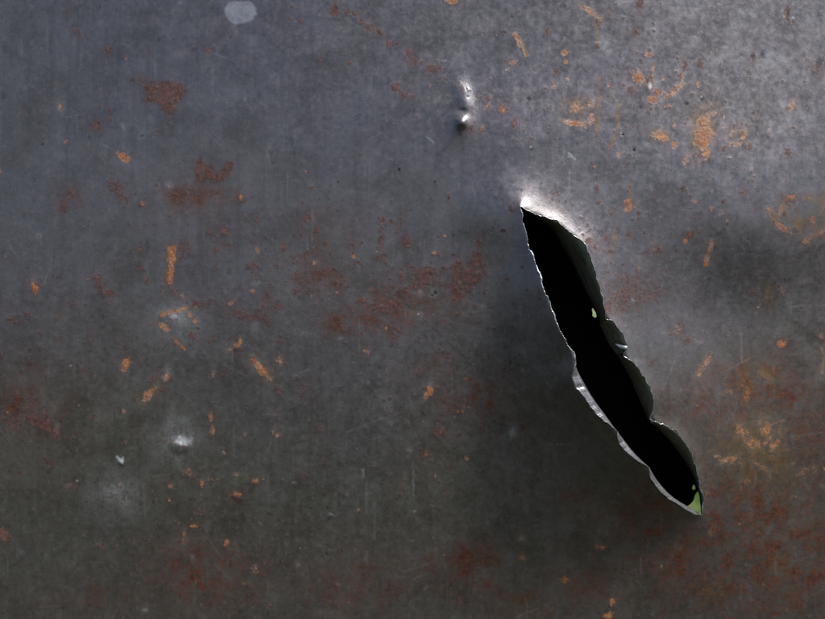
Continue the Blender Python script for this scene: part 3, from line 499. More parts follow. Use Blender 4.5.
tile(550, 412, [
    ('y', 620, 120, 34, 26, 20, 0.88), ('y', 650, 60, 20, 20, 0, 0.64), ('r', 775, 60, 20, 22, 0, .35), ('f', 780, 60, 26, 28, 0, .9), ('f', 560, 240, 46, 30, 0, .9), ('f', 620, 330, 90, 40, -6, .95), ('f', 700, 480, 90, 50, 0, .8), ('f', 120, 520, 50, 26, 10, .6), ('f', 80, 260, 26, 16, 0, .6), ('p', 727, 155, 2.6, 1.6, -30, .6), ('o', 155, 405, 5, 2.4, 10, 0.75), ('r', 150, 405, 6, 3, 10, .5), ('o', 45, 505, 8, 3.6, 12, 0.63), ('r', 40, 500, 11, 5, 12, .45), ('o', 187, 568, 2.8, 4.4, -20, 0.83),
    ('o', 176, 610, 5, 3, -20, 0.98), ('y', 175, 612, 5, 3, 0, 0.80), ('r', 55, 265, 9, 5, 0, .35), ('r', 20, 270, 5, 5, 0, .35), ('o', 490, 355, 5, 7, 10, 0.42), ('r', 400, 370, 6, 6, 0, .35), ('r', 450, 340, 10, 4, 0, .35), ('r', 560, 360, 14, 4, 10, .35), ('r', 700, 350, 16, 4, -8, .35), ('r', 600, 450, 10, 5, 0, .3), ('r', 750, 430, 12, 10, 0, .35), ('r', 660, 280, 10, 14, 0, .3), ('r', 590, 210, 5, 4, 0, .4), ('o', 590, 205, 4, 3, 0, 0.52), ('r', 460, 215, 4, 5, 0, .4), ('r', 490, 235, 4, 4, 0, .4),
    ('o', 500, 132, 6, 2, 5, 0.60), ('o', 530, 140, 6, 3, -20, 0.75), ('p', 200, 340, 1.5, 1.5, 0, .4), ('p', 170, 365, 2, 2.6, 0, .4), ('p', 600, 305, 5, 8, -20, .14), ('r', 760, 575, 6, 10, 0, .3), ('r', 500, 450, 7, 5, 0, .3), ('r', 380, 560, 10, 6, 0, .25), ('r', 640, 560, 8, 8, 0, .3), ('o', 735, 255, 8, 2, 10, 0.38), ('r', 720, 20, 5, 3, 0, .35), ('r', 640, 395, 6, 3, 0, .3), ('y', 690, 455, 8, 16, 10, 0.40), ('y', 480, 540, 14, 10, 0, 0.32), ('r', 820, 500, 4, 16, 0, .35), ('p', 770, 570, 2, 4, 20, .2),
], [('o', [(570, 45), (580, 70), (605, 105)], 4, 0.80), ('o', [(590, 60), (612, 92)], 3, 0.64), ('o', [(628, 30), (640, 70)], 4, 0.67), ('o', [(650, 20), (660, 55)], 3, 0.64), ('o', [(640, 100), (660, 75)], 3.4, 0.67), ('o', [(690, 48), (685, 90), (660, 120)], 3, 0.61), ('o', [(545, 152), (555, 130)], 3, 0.72), ('o', [(500, 160), (540, 140), (572, 138)], 2.4, 0.67), ('o', [(610, 150), (645, 165), (660, 200)], 2.6, 0.48), ('o', [(690, 120), (720, 105)], 2.2, 0.48), ('o', [(740, 190), (790, 165)], 4, 0.48), ('y', [(615, 180), (630, 210)], 4, .5),
    ('p', [(0, 97), (65, 97)], .9, .25), ('o', [(563, 40), (565, 75)], 3, 0.64), ('o', [(660, 40), (700, 25)], 2, 0.48)])

tile(0, 0, [
    ('f', 2180, 1640, 120, 70, -5, .85), ('f', 2300, 1600, 110, 90, 0, .6), ('f', 2420, 1700, 80, 80, 0, .8), ('f', 2400, 1420, 50, 50, 0, .6), ('f', 1950, 1560, 60, 45, 0, .7), ('f', 2330, 1740, 80, 60, 0, .8), ('f', 1800, 1760, 60, 30, 0, .5), ('f', 2150, 1250, 60, 34, 0, .6),
    ('y', 2290, 1310, 26, 20, 0, 0.96), ('o', 2300, 1290, 5, 7, 20, 0.68), ('o', 2270, 1330, 4, 6, -30, 0.68), ('o', 2320, 1340, 4, 5, 20, 0.60),
    ('f', 1300, 900, 60, 30, -15, .5), ('f', 1000, 700, 40, 30, 0, .35), ('f', 100, 1200, 40, 50, 0, .4), ('f', 620, 1740, 70, 36, 0, .5),
])
tile(550, 206, [
    ('o', 238, 8, 5, 3, -20, .6), ('y', 235, 0, 3, 6, 0, .7), ('r', 266, 20, 2.6, 2.4), ('r', 266, 38, 1.8, 1.6), ('r', 294, 10, 2, 2.6, 0, .7), ('o', 420, 84, 2.6, 2.4, 0, .35), ('r', 420, 84, 5, 5.4, 0, .8), ('r', 433, 33, 5, 2.4, 0, .6), ('r', 452, 75, 3, 3, 0, .5), ('r', 455, 18, 2, 2, 0, .5), ('r', 320, 132, 4, 4.4, 0, .9), ('r', 298, 138, 3, 3.6, 0, .85), ('r', 276, 142, 3, 3, 0, .8), ('r', 380, 132, 2.2, 2, 0, .8), ('r', 345, 190, 2.2, 2.8, 0, .6), ('o', 266, 190, 2.6, 4, 0, .45), ('r', 183, 136, 3.2, 1.8), ('o', 342, 195, 2, 3, 0, .3),
    ('r', 115, 106, 3.6, 3, -30, .9), ('r', 135, 120, 3, 3.4, 0, .75), ('r', 168, 98, 2.4, 3.4, 0, .8), ('r', 118, 75, 1.6, 1.6, 0, .7), ('r', 172, 62, 1.6, 1.4, 0, .7), ('r', 140, 90, 2, 2, 0, .5), ('r', 175, 300, 4, 5, 0, .7), ('o', 172, 305, 2.4, 3, 0, .35), ('r', 310, 268, 4.4, 2.8, 0, .8), ('p', 250, 283, 2.2, 2.2, 0, .7), ('r', 225, 265, 3, 3, 0, .7), ('r', 270, 250, 4, 4, 0, .5), ('r', 205, 275, 3, 4, 0, .5), ('r', 215, 213, 2, 2.6, 0, .6), ('r', 235, 228, 1.5, 2, 0, .6), ('p', 188, 213, 3, 2.4, 0, .3),
    ('o', 385, 368, 4, 7, 20, .5), ('r', 372, 385, 6, 2.4, 0, .6), ('r', 412, 402, 4.4, 3, 0, .7), ('r', 350, 330, 4, 6, 0, .4), ('r', 310, 465, 6, 2.6, -20, .45), ('o', 692, 412, 5.4, 3.6, 0, .95), ('r', 690, 414, 3, 2, 0, .4), ('o', 700, 250, 4, 5, 0, .42), ('y', 655, 262, 7, 13, 10, .5), ('o', 650, 268, 3, 6, 10, .28), ('r', 608, 255, 3.8, 2.6, 0, .8), ('r', 624, 214, 4, 3, 0, .55), ('o', 788, 40, 3, 5, 0, .65), ('r', 785, 42, 4, 4, 0, .5), ('y', 742, 55, 6, 9, 0, .8), ('y', 800, 60, 14, 12, 0, .5),
    ('o', 816, 390, 2.4, 4, 0, .6), ('f', 620, 540, 50, 26, 0, .9), ('r', 600, 545, 14, 10, 0, .3), ('r', 720, 540, 16, 14, 0, .28), ('f', 740, 560, 30, 22, 0, .8), ('o', 592, 570, 3, 11, 0, .42), ('o', 580, 520, 6, 8, 0, .32), ('y', 590, 560, 10, 20, 0, .5), ('o', 540, 560, 4, 3, 0, .38), ('o', 515, 565, 3, 1.6, 0, .4), ('y', 650, 505, 13, 9, 0, .7), ('o', 648, 510, 7, 3, 10, .35), ('r', 400, 490, 4, 3, 0, .35), ('o', 408, 493, 3, 2, 0, .3), ('r', 505, 300, 3, 3, 0, .3), ('p', 520, 360, 1.8, 2.4, 0, .35),
    ('r', 500, 360, 5, 3, 0, .3), ('r', 540, 385, 6, 3, 20, .3), ('o', 460, 370, 1.4, 1.8, 0, .4), ('p', 450, 408, 4, .9, 15, .35), ('p', 765, 408, 2, 5, -20, .3), ('r', 325, 245, 2, 2, 0, .4), ('f', 230, 270, 28, 22, -20, .55), ('y', 195, 90, 3, 13, 8, .55), ('d', 505, 85, 5, 2, -20, .25), ('o', 515, 20, 2, 5, 20, .3), ('p', 512, 15, 2, 4, 20, .4), ('r', 400, 20, 3, 2, 0, .5), ('o', 333, 28, 2, 2, 0, .35), ('y', 700, 10, 4, 8, 0, .6), ('r', 620, 260, 3, 3, 0, .4), ('o', 805, 20, 4, 3, 0, .3),
], [('o', [(486, 108), (476, 145), (466, 178)], 3.6, .8), ('o', [(478, 450), (462, 480), (446, 505)], 4.0, .62), ('r', [(478, 435), (482, 455)], 2.4, .5), ('o', [(655, 8), (680, 50), (700, 68), (727, 84)], 3.6, .85), ('o', [(695, 0), (688, 25), (684, 40)], 2.6, .6), ('o', [(762, 108), (790, 88), (828, 74)], 3.6, .6), ('y', [(762, 108), (790, 88), (828, 74)], 6, .7), ('o', [(815, 425), (822, 450), (816, 500)], 2.6, .5), ('p', [(720, 302), (800, 297)], 1.0, .35), ('p', [(770, 300), (825, 298)], 1.2, .3), ('y', [(820, 10), (823, 60)], 4, .6), ('o', [(625, 500), (660, 522)], 2.4, .35), ('y', [(590, 470), (595, 600)], 5, .45), ('o', [(530, 555), (545, 560)], 2, .4)])

# red-brown spots sprayed right of the tear, specks everywhere
for k in range(150):
    a, b = random.gauss(0, 1), random.gauss(0, 1)
    BLOBS.append(('r', 628 + a * 17 - b * 6, 292 + b * 13, random.uniform(.7, 1.7), random.uniform(.7, 1.8), 0, random.uniform(.45, .9)))
for cu, cv, su, sv, cnt, st in ((300, 260, 40, 40, 150, .8), (400, 290, 50, 30, 160, .85), (460, 440, 50, 40, 110, .7), (230, 330, 60, 60, 120, .75), (690, 120, 70, 60, 150, .75), (440, 400, 60, 30, 90, .75),
                                (640, 90, 60, 60, 90, .75), (760, 480, 60, 70, 300, .65), (700, 560, 90, 40, 260, .65), (200, 560, 60, 40, 190, .65), (60, 330, 50, 70, 110, .7), (40, 420, 30, 15, 60, .8),
                                (400, 560, 150, 40, 170, .55), (500, 130, 40, 40, 50, .7), (740, 240, 60, 40, 80, .65), (620, 240, 30, 30, 60, .8), (130, 110, 90, 60, 60, .6)):
    for k in range(cnt):
        r0 = abs(random.gauss(0, .8)) + .6
        BLOBS.append((random.choice('rrrrrrrrrrrrrrrrrrrrrro'), random.gauss(cu, su), random.gauss(cv, sv), r0, r0 * random.uniform(.7, 1.8), random.uniform(-30, 30), st * random.uniform(.5, 1.3)))
for k in range(520):
    kind = random.choice('dddrppp')
    r0 = random.uniform(.5, 1.3)
    BLOBS.append((kind, random.uniform(-10, 835), random.uniform(-10, 630), r0, r0 * random.uniform(.7, 1.6), 0, random.uniform(.15, .5)))
for k in range(420):                    # pale blotches in the upper right, denser towards the top
    u0, v0 = 520 + 330 * random.random() ** .8, 190 * random.random() ** 1.5
    BLOBS.append(('p', u0, v0, random.uniform(1.2, 4.5), random.uniform(1.5, 7), random.uniform(-20, 20), random.uniform(.05, .28)))
for k in range(240):                    # hair scratches
    u0, v0 = random.uniform(0, 825), random.uniform(0, 619)
    a = random.choice([90, 90, random.uniform(0, 180)]); L = random.uniform(5, 34)
    STROKES.append(('p', [(u0, v0), (u0 + L * math.cos(math.radians(a)), v0 + L * math.sin(math.radians(a)))], random.uniform(.6, .9), random.uniform(.06, .25)))

# ------------------------------------------------------------------ the sheet: points, triangles, height, marks
U0, U1, V0, V1 = -24, 849, -24, 643
gu = np.arange(U0, U1 + 0.5, 1.0); gvv = np.arange(V0, V1 + 0.5, 1.0)
GU, GV = np.meshgrid(gu, gvv)
pu, pv = GU.ravel().copy(), GV.ravel().copy()
pu += rng.uniform(-.28, .28, pu.shape); pv += rng.uniform(-.28, .28, pv.shape)
# clear the hole and a hair round it
near = (pu > 505) & (pu < 720) & (pv > 195) & (pv < 530)
keep = np.ones(pu.shape, bool)
idx = np.where(near)[0]
inside = poly_inside(pu[idx], pv[idx], OUT)
dmin = np.full(len(idx), 1e9)
for k in range(0, len(idx), 20000):
    sl_ = slice(k, k + 20000)
    dmin[sl_] = np.hypot(pu[idx[sl_], None] - OUT[None, :, 0], pv[idx[sl_], None] - OUT[None, :, 1]).min(1)
keep[idx[inside | (dmin < 0.55)]] = False
pu, pv = pu[keep], pv[keep]
# the plain margin outside the picture
mu, mv = np.meshgrid(np.arange(-330, 1160, 30.0), np.arange(-180, 830, 30.0))
mu, mv = mu.ravel(), mv.ravel()
mk = ~((mu > U0 - 12) & (mu < U1 + 12) & (mv > V0 - 12) & (mv < V1 + 12))
PU = np.concatenate([OUT[:, 0], pu, mu[mk]]); PV = np.concatenate([OUT[:, 1], pv, mv[mk]])
edges = [(i, (i + 1) % nO) for i in range(nO)]
res = delaunay_2d_cdt([Vector((a, b)) for a, b in zip(PU.tolist(), PV.tolist())], edges, [], 0, 1e-6)
V2 = np.array([tuple(p) for p in res[0]]); F = np.array(res[2], dtype=np.int32)
u, v = V2[:, 0], V2[:, 1]
cu, cv = u[F].mean(1), v[F].mean(1)
F = F[~poly_inside(cu, cv, OUT)]

mask = {k: np.zeros(len(u)) for k in 'royp' + 'dfbw'}
wob = 0.55 * fbm(u / 5.0, v / 5.0, 21, 3) + 0.35 * fbm(u / 2.1, v / 2.1, 31, 2)
order = np.argsort(v); vs = v[order]


def window(u0, u1, v0, v1):
    a, b = np.searchsorted(vs, [v0, v1])
    q = order[a:b]
    return q[(u[q] > u0) & (u[q] < u1)]


def put(kind, q, m):
    mask[kind][q] = np.maximum(mask[kind][q], m)


def blob_value(q, b):
    kind, bu, bv, ru, rv, rot, st = b
    c, s = math.cos(math.radians(rot)), math.sin(math.radians(rot))
    x, y = u[q] - bu, v[q] - bv
    r = np.hypot((x * c + y * s) / ru, (-x * s + y * c) / rv)
    if kind in 'fyp':
        return st * np.exp(-(r * 0.95) ** 2 * (1 + 0.5 * wob[q])) * (r < 2.6)
    soft = 0.7 if max(ru, rv) > 2.5 else 0.5
    return st * sstep(1.0 + soft, 1.0 - soft, r * (1.0 + 0.9 * wob[q]))


for b in BLOBS:
    R = max(b[3], b[4]) * 2.7 + 4
    q = window(b[1] - R, b[1] + R, b[2] - R, b[2] + R)
    if len(q): put(b[0], q, blob_value(q, b))
    if b[0] in 'ro' and max(b[3], b[4]) > 3:
        put('f', q, blob_value(q, ('f', b[1], b[2], b[3] * 1.5 + 1, b[4] * 1.5 + 1, b[5], b[6] * .42)))


def seg_dist(q, pts, taper=False):
    d = np.full(len(q), 1e9); along = np.zeros(len(q)); nseg = len(pts) - 1; k_ = 0
    for (x0, y0), (x1, y1) in zip(pts[:-1], pts[1:]):
        dx, dy = x1 - x0, y1 - y0
        t = np.clip(((u[q] - x0) * dx + (v[q] - y0) * dy) / (dx * dx + dy * dy + 1e-9), 0, 1)
        e = np.hypot(u[q] - x0 - t * dx, v[q] - y0 - t * dy)
        along = np.where(e < d, (k_ + t) / nseg, along); d = np.minimum(d, e); k_ += 1
    return (d, along) if taper else d


for kind, pts, wd, st in STROKES:
    xs, ys = [p[0] for p in pts], [p[1] for p in pts]
    q = window(min(xs) - wd * 3 - 2, max(xs) + wd * 3 + 2, min(ys) - wd * 3 - 2, max(ys) + wd * 3 + 2)
    if len(q):
        d, al = seg_dist(q, pts, True)
        if kind in 'or':
            ph = (pts[0][0] * 7.1 + pts[0][1] * 3.3) % 6.28
            wide = (.6 + .5 * np.sin(np.pi * np.clip(al, .02, .98)) ** .7) * (1 + .2 * np.sin(al * 9 + ph))
            r = d / (wd * 0.5 * wide + 0.3)
            st_ = st * (.82 + .22 * np.sin(al * 7 + ph * 2))
            put(kind, q, st_ * sstep(1.9, 0.4, r * (1 + 0.8 * wob[q])))
            if kind == 'o':
                put('r', q, .75 * st * sstep(1.3, .3, np.abs(d - wd * .25) / (wd * .4)) * (np.sin(al * 11 + ph * 3) > .1))
                put('y', q, .6 * st * np.exp(-(d / (wd * 1.1)) ** 2))
                put('p', q, .25 * st * np.exp(-(d / (wd * 1.6)) ** 2))
        else:
            r = d / (wd * 0.5 + 0.35)
            put(kind, q, st * sstep(1.5, 0.6, r * (1 + 0.45 * wob[q])))

# the patches with an outline of their own, each one becomes a part
PATCH = [   # name, label, kind, polygon in sheet millimetres
    ('rust_patch', 'dark brown rust scab, ragged, in the upper left', 'r',
     [(143, 88), (150, 81), (158, 84), (168, 81), (184, 84), (187, 92), (181, 97), (179, 104), (176, 112), (167, 115), (160, 107), (153, 101), (142, 103), (146, 95)]),
    ('rust_patch', 'brown rust scab with two arms', 'r',
     [(196, 160), (200, 158), (205, 164), (214, 166), (215, 174), (222, 170), (227, 161), (234, 162), (232, 172), (224, 182), (214, 184), (210, 179), (204, 184), (196, 180), (194, 170)]),
    ('rust_patch', 'faint brown rust below the two-armed scab', 'r',
     [(168, 196), (178, 186), (187, 180), (198, 190), (214, 186), (224, 194), (212, 200), (196, 198), (186, 205), (170, 208)]),
    ('rust_patch', 'crusty red-brown rust patch left of the tear', 'r',
     [(452, 268), (459, 265), (462, 277), (470, 268), (474, 255), (481, 252), (485, 263), (485, 277), (477, 283), (470, 286), (466, 297), (459, 304), (453, 301), (450, 287)]),
    ('rust_patch', 'red-brown rust patch with a tail to the left', 'r',
     [(418, 270), (432, 266), (437, 272), (428, 280), (424, 290), (412, 290), (404, 298), (401, 306), (386, 309), (370, 312), (368, 305), (384, 301), (394, 298), (398, 290), (412, 284), (420, 279)]),
    ('orange_scrape', 'long upright orange scrape', 'o', [(166.5, 246), (176.5, 245), (175.5, 268), (173, 285), (167, 284.5), (167.5, 266)]),
    ('orange_scrape', 'mottled orange rust patch in the upper right', 'o', [(695, 131), (701, 128), (712, 130), (712, 139), (707, 146), (704, 153), (699, 148), (694, 138)]),
    ('rust_patch', 'short curved red-brown rust streak at the lower left', 'r', [(22, 412), (38, 415), (52, 423), (60, 432), (59, 440), (53, 436), (46, 430), (34, 425), (24, 420)]),
    ('paint_spot', 'pale bluish paint spot near the top edge', 'b', [(224, 8), (229, 2), (238, 1), (249, 1.5), (256, 7), (257, 14), (252, 20), (244, 24), (235, 25), (228, 21), (224, 14)]),
]
part_faces = []
for kind, pts, wd, st in STROKES:       # longer orange scrapes stand out singly as well
    Ls = sum(math.hypot(x1 - x0, y1 - y0) for (x0, y0), (x1, y1) in zip(pts[:-1], pts[1:]))
    if kind == 'o' and Ls > 11 and st >= .6:
        q = window(min(p[0] for p in pts) - 5, max(p[0] for p in pts) + 5, min(p[1] for p in pts) - 5, max(p[1] for p in pts) + 5)
        sel = np.zeros(len(u), bool); sel[q[seg_dist(q, pts) < wd * .5 + 1.2]] = True
        part_faces.append(('orange_scrape', None, sel))
for name, label, kind, poly in PATCH:
    P = resample(poly + [poly[0]], 1.0)[:-1]
    x0, y0 = P.min(0) - 6; x1, y1 = P.max(0) + 6
    q = window(x0, x1, y0, y1)
    ins = poly_inside(u[q], v[q], P)
    d = np.hypot(u[q, None] - P[None, :, 0], v[q, None] - P[None, :, 1]).min(1)
    sd_ = np.where(ins, d, -d)
    if kind == 'b':
        m = .8 * sstep(-1.2, 1.8, sd_ + 1.9 * wob[q])
    else:
        m = (.55 if 'faint' in label else .78 if 'mottled' in label else 1.0) * sstep(-2.5, 4.0, sd_ + 3.5 * wob[q])
        put('f', q, 0.5 * sstep(-5, 3, sd_ + 3 * wob[q]))
    put(kind, q, m)
    sel = np.zeros(len(u), bool); sel[q[sd_ > -0.5]] = True
    part_faces.append((name, label, sel))

# scattered breakup so soft masks are never even
for k in 'fp':
    mask[k] *= np.clip(0.75 + 0.8 * fbm(u / 14.0, v / 14.0, 61, 3), 0, 1.3)
for k in mask: mask[k] = np.clip(mask[k], 0, 1)

h = height(u, v)
far = ~((u > U0 - 2) & (u < U1 + 2) & (v > V0 - 2) & (v < V1 + 2))
h += 0.35 * np.maximum(mask['r'], mask['o']) * (0.6 + 0.6 * fbm(u / 2.6, v / 2.6, 81, 2)) + 0.3 * mask['b'] - 0.35 * mask['d']
k = (EYE - h / 1000.0) / 1000.0 / EYE
XYZ = np.stack([(u - 412.5) * k, -h / 1000.0, HZ + (309.5 - v) * k], 1)

# smooth normals of the whole sheet, shared by every part cut from it
fn = np.cross(XYZ[F[:, 2]] - XYZ[F[:, 0]], XYZ[F[:, 1]] - XYZ[F[:, 0]])
if fn[:, 1].sum() > 0:
    F = F[:, ::-1].copy(); fn = -fn
VN = np.zeros_like(XYZ)
fn = np.cross(XYZ[F[:, 1]] - XYZ[F[:, 0]], XYZ[F[:, 2]] - XYZ[F[:, 0]])
for c in range(3):
    for a in range(3):
        VN[:, c] += np.bincount(F[:, a], fn[:, c], len(XYZ))
VN /= np.linalg.norm(VN, axis=1)[:, None] + 1e-20

sheet = empty('steel_sheet', (0, 0, HZ))
tag(sheet, 'weathered grey steel sheet with rust patches and a long jagged tear', 'metal sheet')


def sheet_piece(name, faces, label=None):
    ids, inv = np.unique(faces, return_inverse=True)
    inv = inv.reshape(-1).astype(np.int32)
    me = bpy.data.meshes.new(name)
    me.vertices.add(len(ids)); me.loops.add(len(inv)); me.polygons.add(len(faces))
    me.vertices.foreach_set('co', (XYZ[ids] - np.array([0, 0, HZ])).astype(np.float32).ravel())
    me.loops.foreach_set('vertex_index', inv)
    me.polygons.foreach_set('loop_start', np.arange(0, len(inv), 3, dtype=np.int32))
    me.update(calc_edges=True)
    me.polygons.foreach_set('use_smooth', np.ones(len(faces), bool))
    me.normals_split_custom_set_from_vertices(VN[ids].tolist())
    for an, ks in (('marks', 'royp'), ('wear_glint', 'dfbw')):
        a = me.color_attributes.new(an, 'FLOAT_COLOR', 'POINT')
        a.data.foreach_set('color', np.stack([mask[c][ids] for c in ks], 1).astype(np.float32).ravel())
    me.materials.append(M_SHEET)
    o = bpy.data.objects.new(name, me)
    C.objects.link(o); o.parent = sheet
    if label: o['label'] = label
    return o


taken = np.zeros(len(F), bool)
for name, label, sel in part_faces:
    ff = sel[F].all(1) & ~taken
    taken |= ff
    sheet_piece(name, F[ff], label)
sheet_piece('panel', F[~taken])


# ------------------------------------------------------------------ torn edges: a bead of bare metal, curled lips
def outline_h(P):
    return height(P[:, 0], P[:, 1])


def hole_normal(P, sign):
    d = np.gradient(P, axis=0); d /= np.linalg.norm(d, axis=1)[:, None] + 1e-9
    n_ = np.stack([d[:, 1], -d[:, 0]], 1) * sign
    for _ in range(4):
        n_[1:-1] = (n_[:-2] + n_[1:-1] + n_[2:]) / 3
    return n_ / (np.linalg.norm(n_, axis=1)[:, None] + 1e-9)


def strip(name, rows, mat, label=None, parent=sheet):
    n_ = len(rows[0]); vs_ = [p for r in rows for p in r]
    fs = [(r * n_ + i, r * n_ + i + 1, (r + 1) * n_ + i + 1, (r + 1) * n_ + i) for r in range(len(rows) - 1) for i in range(n_ - 1)]
    return mesh_obj(name, vs_, fs, mat, parent, True, label)


def rim(name, P, sign, wmin, wmax, seed, label=None):
    """the sheared thickness of the sheet, a narrow ragged bead along the edge"""
    nn = hole_normal(P, sign); hh = outline_h(P)
    kk = np.arange(len(P))
    w = wmin + (wmax - wmin) * np.clip(.4 + 1.3 * fbm(kk * .11, kk * 0 + seed, seed, 3), -.15, 1.2)
    w[:4] *= np.linspace(.3, 1, 4); w[-4:] *= np.linspace(1, .3, 4)
    rows = []
    for a, b in ((-.35, .05), (-.2, .55), (.25, .75), (.75, .3), (1.0, -.6), (1.0, -2.2)):
        rows.append([at(P[i, 0] + nn[i, 0] * w[i] * a, P[i, 1] + nn[i, 1] * w[i] * a, hh[i] + b * w[i]) for i in range(len(P))])
    return strip(name, rows, M_EDGE, label)


iL = int(nL * 0.455)
sgn = 1.0 if hole_normal(Lc, 1.0)[nL // 2][0] > 0 else -1.0
rim('torn_edge', Lc[:int(np.argmin(np.abs(Lc[:, 1] - 372)))], sgn, 0.35, 1.25, 5, 'thin bright torn edge on the left of the tear')
rim('torn_edge', Rc, -sgn, 0.3, 1.1, 9, 'thin bright torn edge on the right of the tear')


def lip(name, outer, inner, bead, depth, mat, seed, label):
    """thick torn edge turned to the light: from the outer bead back and inward to the dark"""
    P = ragged(resample(outer, 0.8), seed, 0.7); m = len(P)
    Q = np.array(inner, float)
    L = np.concatenate([[0], np.cumsum(np.hypot(*np.diff(Q, axis=0).T))])
    t = np.linspace(0, L[-1], m)
    Q = np.stack([np.interp(t, L, Q[:, 0]), np.interp(t, L, Q[:, 1])], 1)
    hh = outline_h(P)
    kk = np.arange(m)
    w1 = 0.8 * fbm(kk * .09, kk * 0 + 1.5, seed + 3, 3)
    rows = []
    for a, b, c in ((-.06, .0, 0), (-.02, .8, .1), (.10, 1.1, .25), (.24, .5, .6), (.42, -.9, 1), (.62, -1.6, .8), (.80, -2.2, .5), (1.0, -depth, .1), (1.02, -depth * 2.2, 0)):
        rows.append([at(P[i, 0] * (1 - a) + Q[i, 0] * a, P[i, 1] * (1 - a) + Q[i, 1] * a, hh[i] + bead * b + w1[i] * c) for i in range(m)])
    return strip(name, rows, mat, label)


lip('torn_lip', [(575.8, 367), (572.6, 371), (571.8, 377), (574.2, 384), (575, 388), (579, 391), (583, 396), (587, 402), (591, 408), (596, 414.5), (602, 420), (608, 424), (613, 428), (617.4, 431.8)],
    [(576.2, 367), (577.5, 371), (581, 378), (586, 387), (591, 395.5), (596, 403), (602, 411), (608, 419), (613, 426), (617.6, 431.6)], 1.3, 4.0, M_LIP, 61, 'upper bright curled lip on the left of the tear')
lip('torn_lip', [(617, 431), (617.4, 437), (619.5, 444), (623, 449), (628, 454), (635, 459), (642, 463.5), (648.6, 467.4)],
    [(617.4, 430.8), (620, 435), (624, 440.5), (629, 447), (635, 454), (641, 460), (649, 467)], 1.3, 4.0, M_LIP, 67, 'middle bright curled lip on the left of the tear')
lip('torn_lip', [(648.4, 466.8), (648.8, 472), (650.5, 479), (655, 486), (661.5, 493), (669, 499.5), (676, 503.5), (683, 507.5), (689, 511.5), (695, 514), (700.5, 515.2)],
    [(649, 466.6), (652, 472.5), (656, 479), (661, 485.5), (667.5, 492.5), (674, 498), (680, 502), (686.5, 505.8), (691, 508.6), (696, 511.6), (700.8, 514.6)], 1.3, 4.0, M_LIP, 73, 'lowest bright curled lip on the left of the tear')


def flap(name, outer, inner, drop, seed, label, fold=0.0):
    """metal turned inward behind the right edge, going back into the dark"""
    P = resample(outer, 1.0); m = len(P)
    Q = np.array(inner, float)
    L = np.concatenate([[0], np.cumsum(np.hypot(*np.diff(Q, axis=0).T))])
    t = np.linspace(0, L[-1], m)
    Q = np.stack([np.interp(t, L, Q[:, 0]), np.interp(t, L, Q[:, 1])], 1)
    hh = outline_h(P)
    rows = []
    kk = np.arange(m)
    for j, a in enumerate(np.linspace(0, 1, 22)):
        w = (1.1 * fbm(kk * .06, kk * 0 + a * 3, seed, 3) + 1.0 * fbm(kk * .17, kk * 0 + a * 1.2, seed + 9, 2)) * min(1, a * 2.5)
        b = -drop * 1.9 * (a ** 1.6) - 1.0
        rows.append([at(P[i, 0] * (1 - a) + Q[i, 0] * a + .5 * (1 - a), P[i, 1] * (1 - a) + Q[i, 1] * a, hh[i] + b + w[i] * 2) for i in range(m)])
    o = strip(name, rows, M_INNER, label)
    s = o.modifiers.new('thickness', 'SOLIDIFY'); s.thickness = 0.0012; s.offset = 0
    return o


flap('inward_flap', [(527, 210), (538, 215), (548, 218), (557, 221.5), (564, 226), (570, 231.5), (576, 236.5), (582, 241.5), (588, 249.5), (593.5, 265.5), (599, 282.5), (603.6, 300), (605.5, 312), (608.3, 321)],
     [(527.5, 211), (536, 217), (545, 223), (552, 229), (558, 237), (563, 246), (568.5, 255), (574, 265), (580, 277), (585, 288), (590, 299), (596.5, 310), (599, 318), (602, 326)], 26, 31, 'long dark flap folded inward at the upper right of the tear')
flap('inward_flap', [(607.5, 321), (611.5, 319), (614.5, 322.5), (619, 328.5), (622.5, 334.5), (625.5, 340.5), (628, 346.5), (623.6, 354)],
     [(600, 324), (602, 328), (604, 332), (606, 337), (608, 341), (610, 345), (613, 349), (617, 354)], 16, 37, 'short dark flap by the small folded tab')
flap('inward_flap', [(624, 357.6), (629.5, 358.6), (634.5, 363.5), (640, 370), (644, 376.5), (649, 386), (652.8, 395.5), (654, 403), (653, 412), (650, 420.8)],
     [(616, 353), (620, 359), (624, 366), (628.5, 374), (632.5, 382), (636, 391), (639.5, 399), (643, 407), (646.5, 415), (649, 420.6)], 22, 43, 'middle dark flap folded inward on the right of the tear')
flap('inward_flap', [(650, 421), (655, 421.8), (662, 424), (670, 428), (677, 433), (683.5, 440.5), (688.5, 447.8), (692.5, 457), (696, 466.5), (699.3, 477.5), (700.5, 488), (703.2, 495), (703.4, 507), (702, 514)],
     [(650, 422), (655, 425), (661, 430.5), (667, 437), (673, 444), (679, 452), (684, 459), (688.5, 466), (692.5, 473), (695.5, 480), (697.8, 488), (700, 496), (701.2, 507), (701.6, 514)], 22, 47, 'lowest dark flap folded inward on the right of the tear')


# a small tab folded out at the notch, catching light
def tab(name, pts, lift, label):
    P = np.array(pts, float)
    rows = []
    hh = outline_h(np.array([(625.0, 347.0)]))[0]
    for a in np.linspace(0, 1, 7):
        row = []
        for (x0, y0, x1, y1, z0, z1) in pts:
            row.append(at(x0 + (x1 - x0) * a, y0 + (y1 - y0) * a - 1.1 * math.sin(a * math.pi), hh + z0 + (z1 - z0) * a + lift * math.sin(a * math.pi)))
        rows.append(row)
    o = strip(name, rows, M_EDGE, label)
    s = o.modifiers.new('thickness', 'SOLIDIFY'); s.thickness = 0.0009; s.offset = 0
    return o


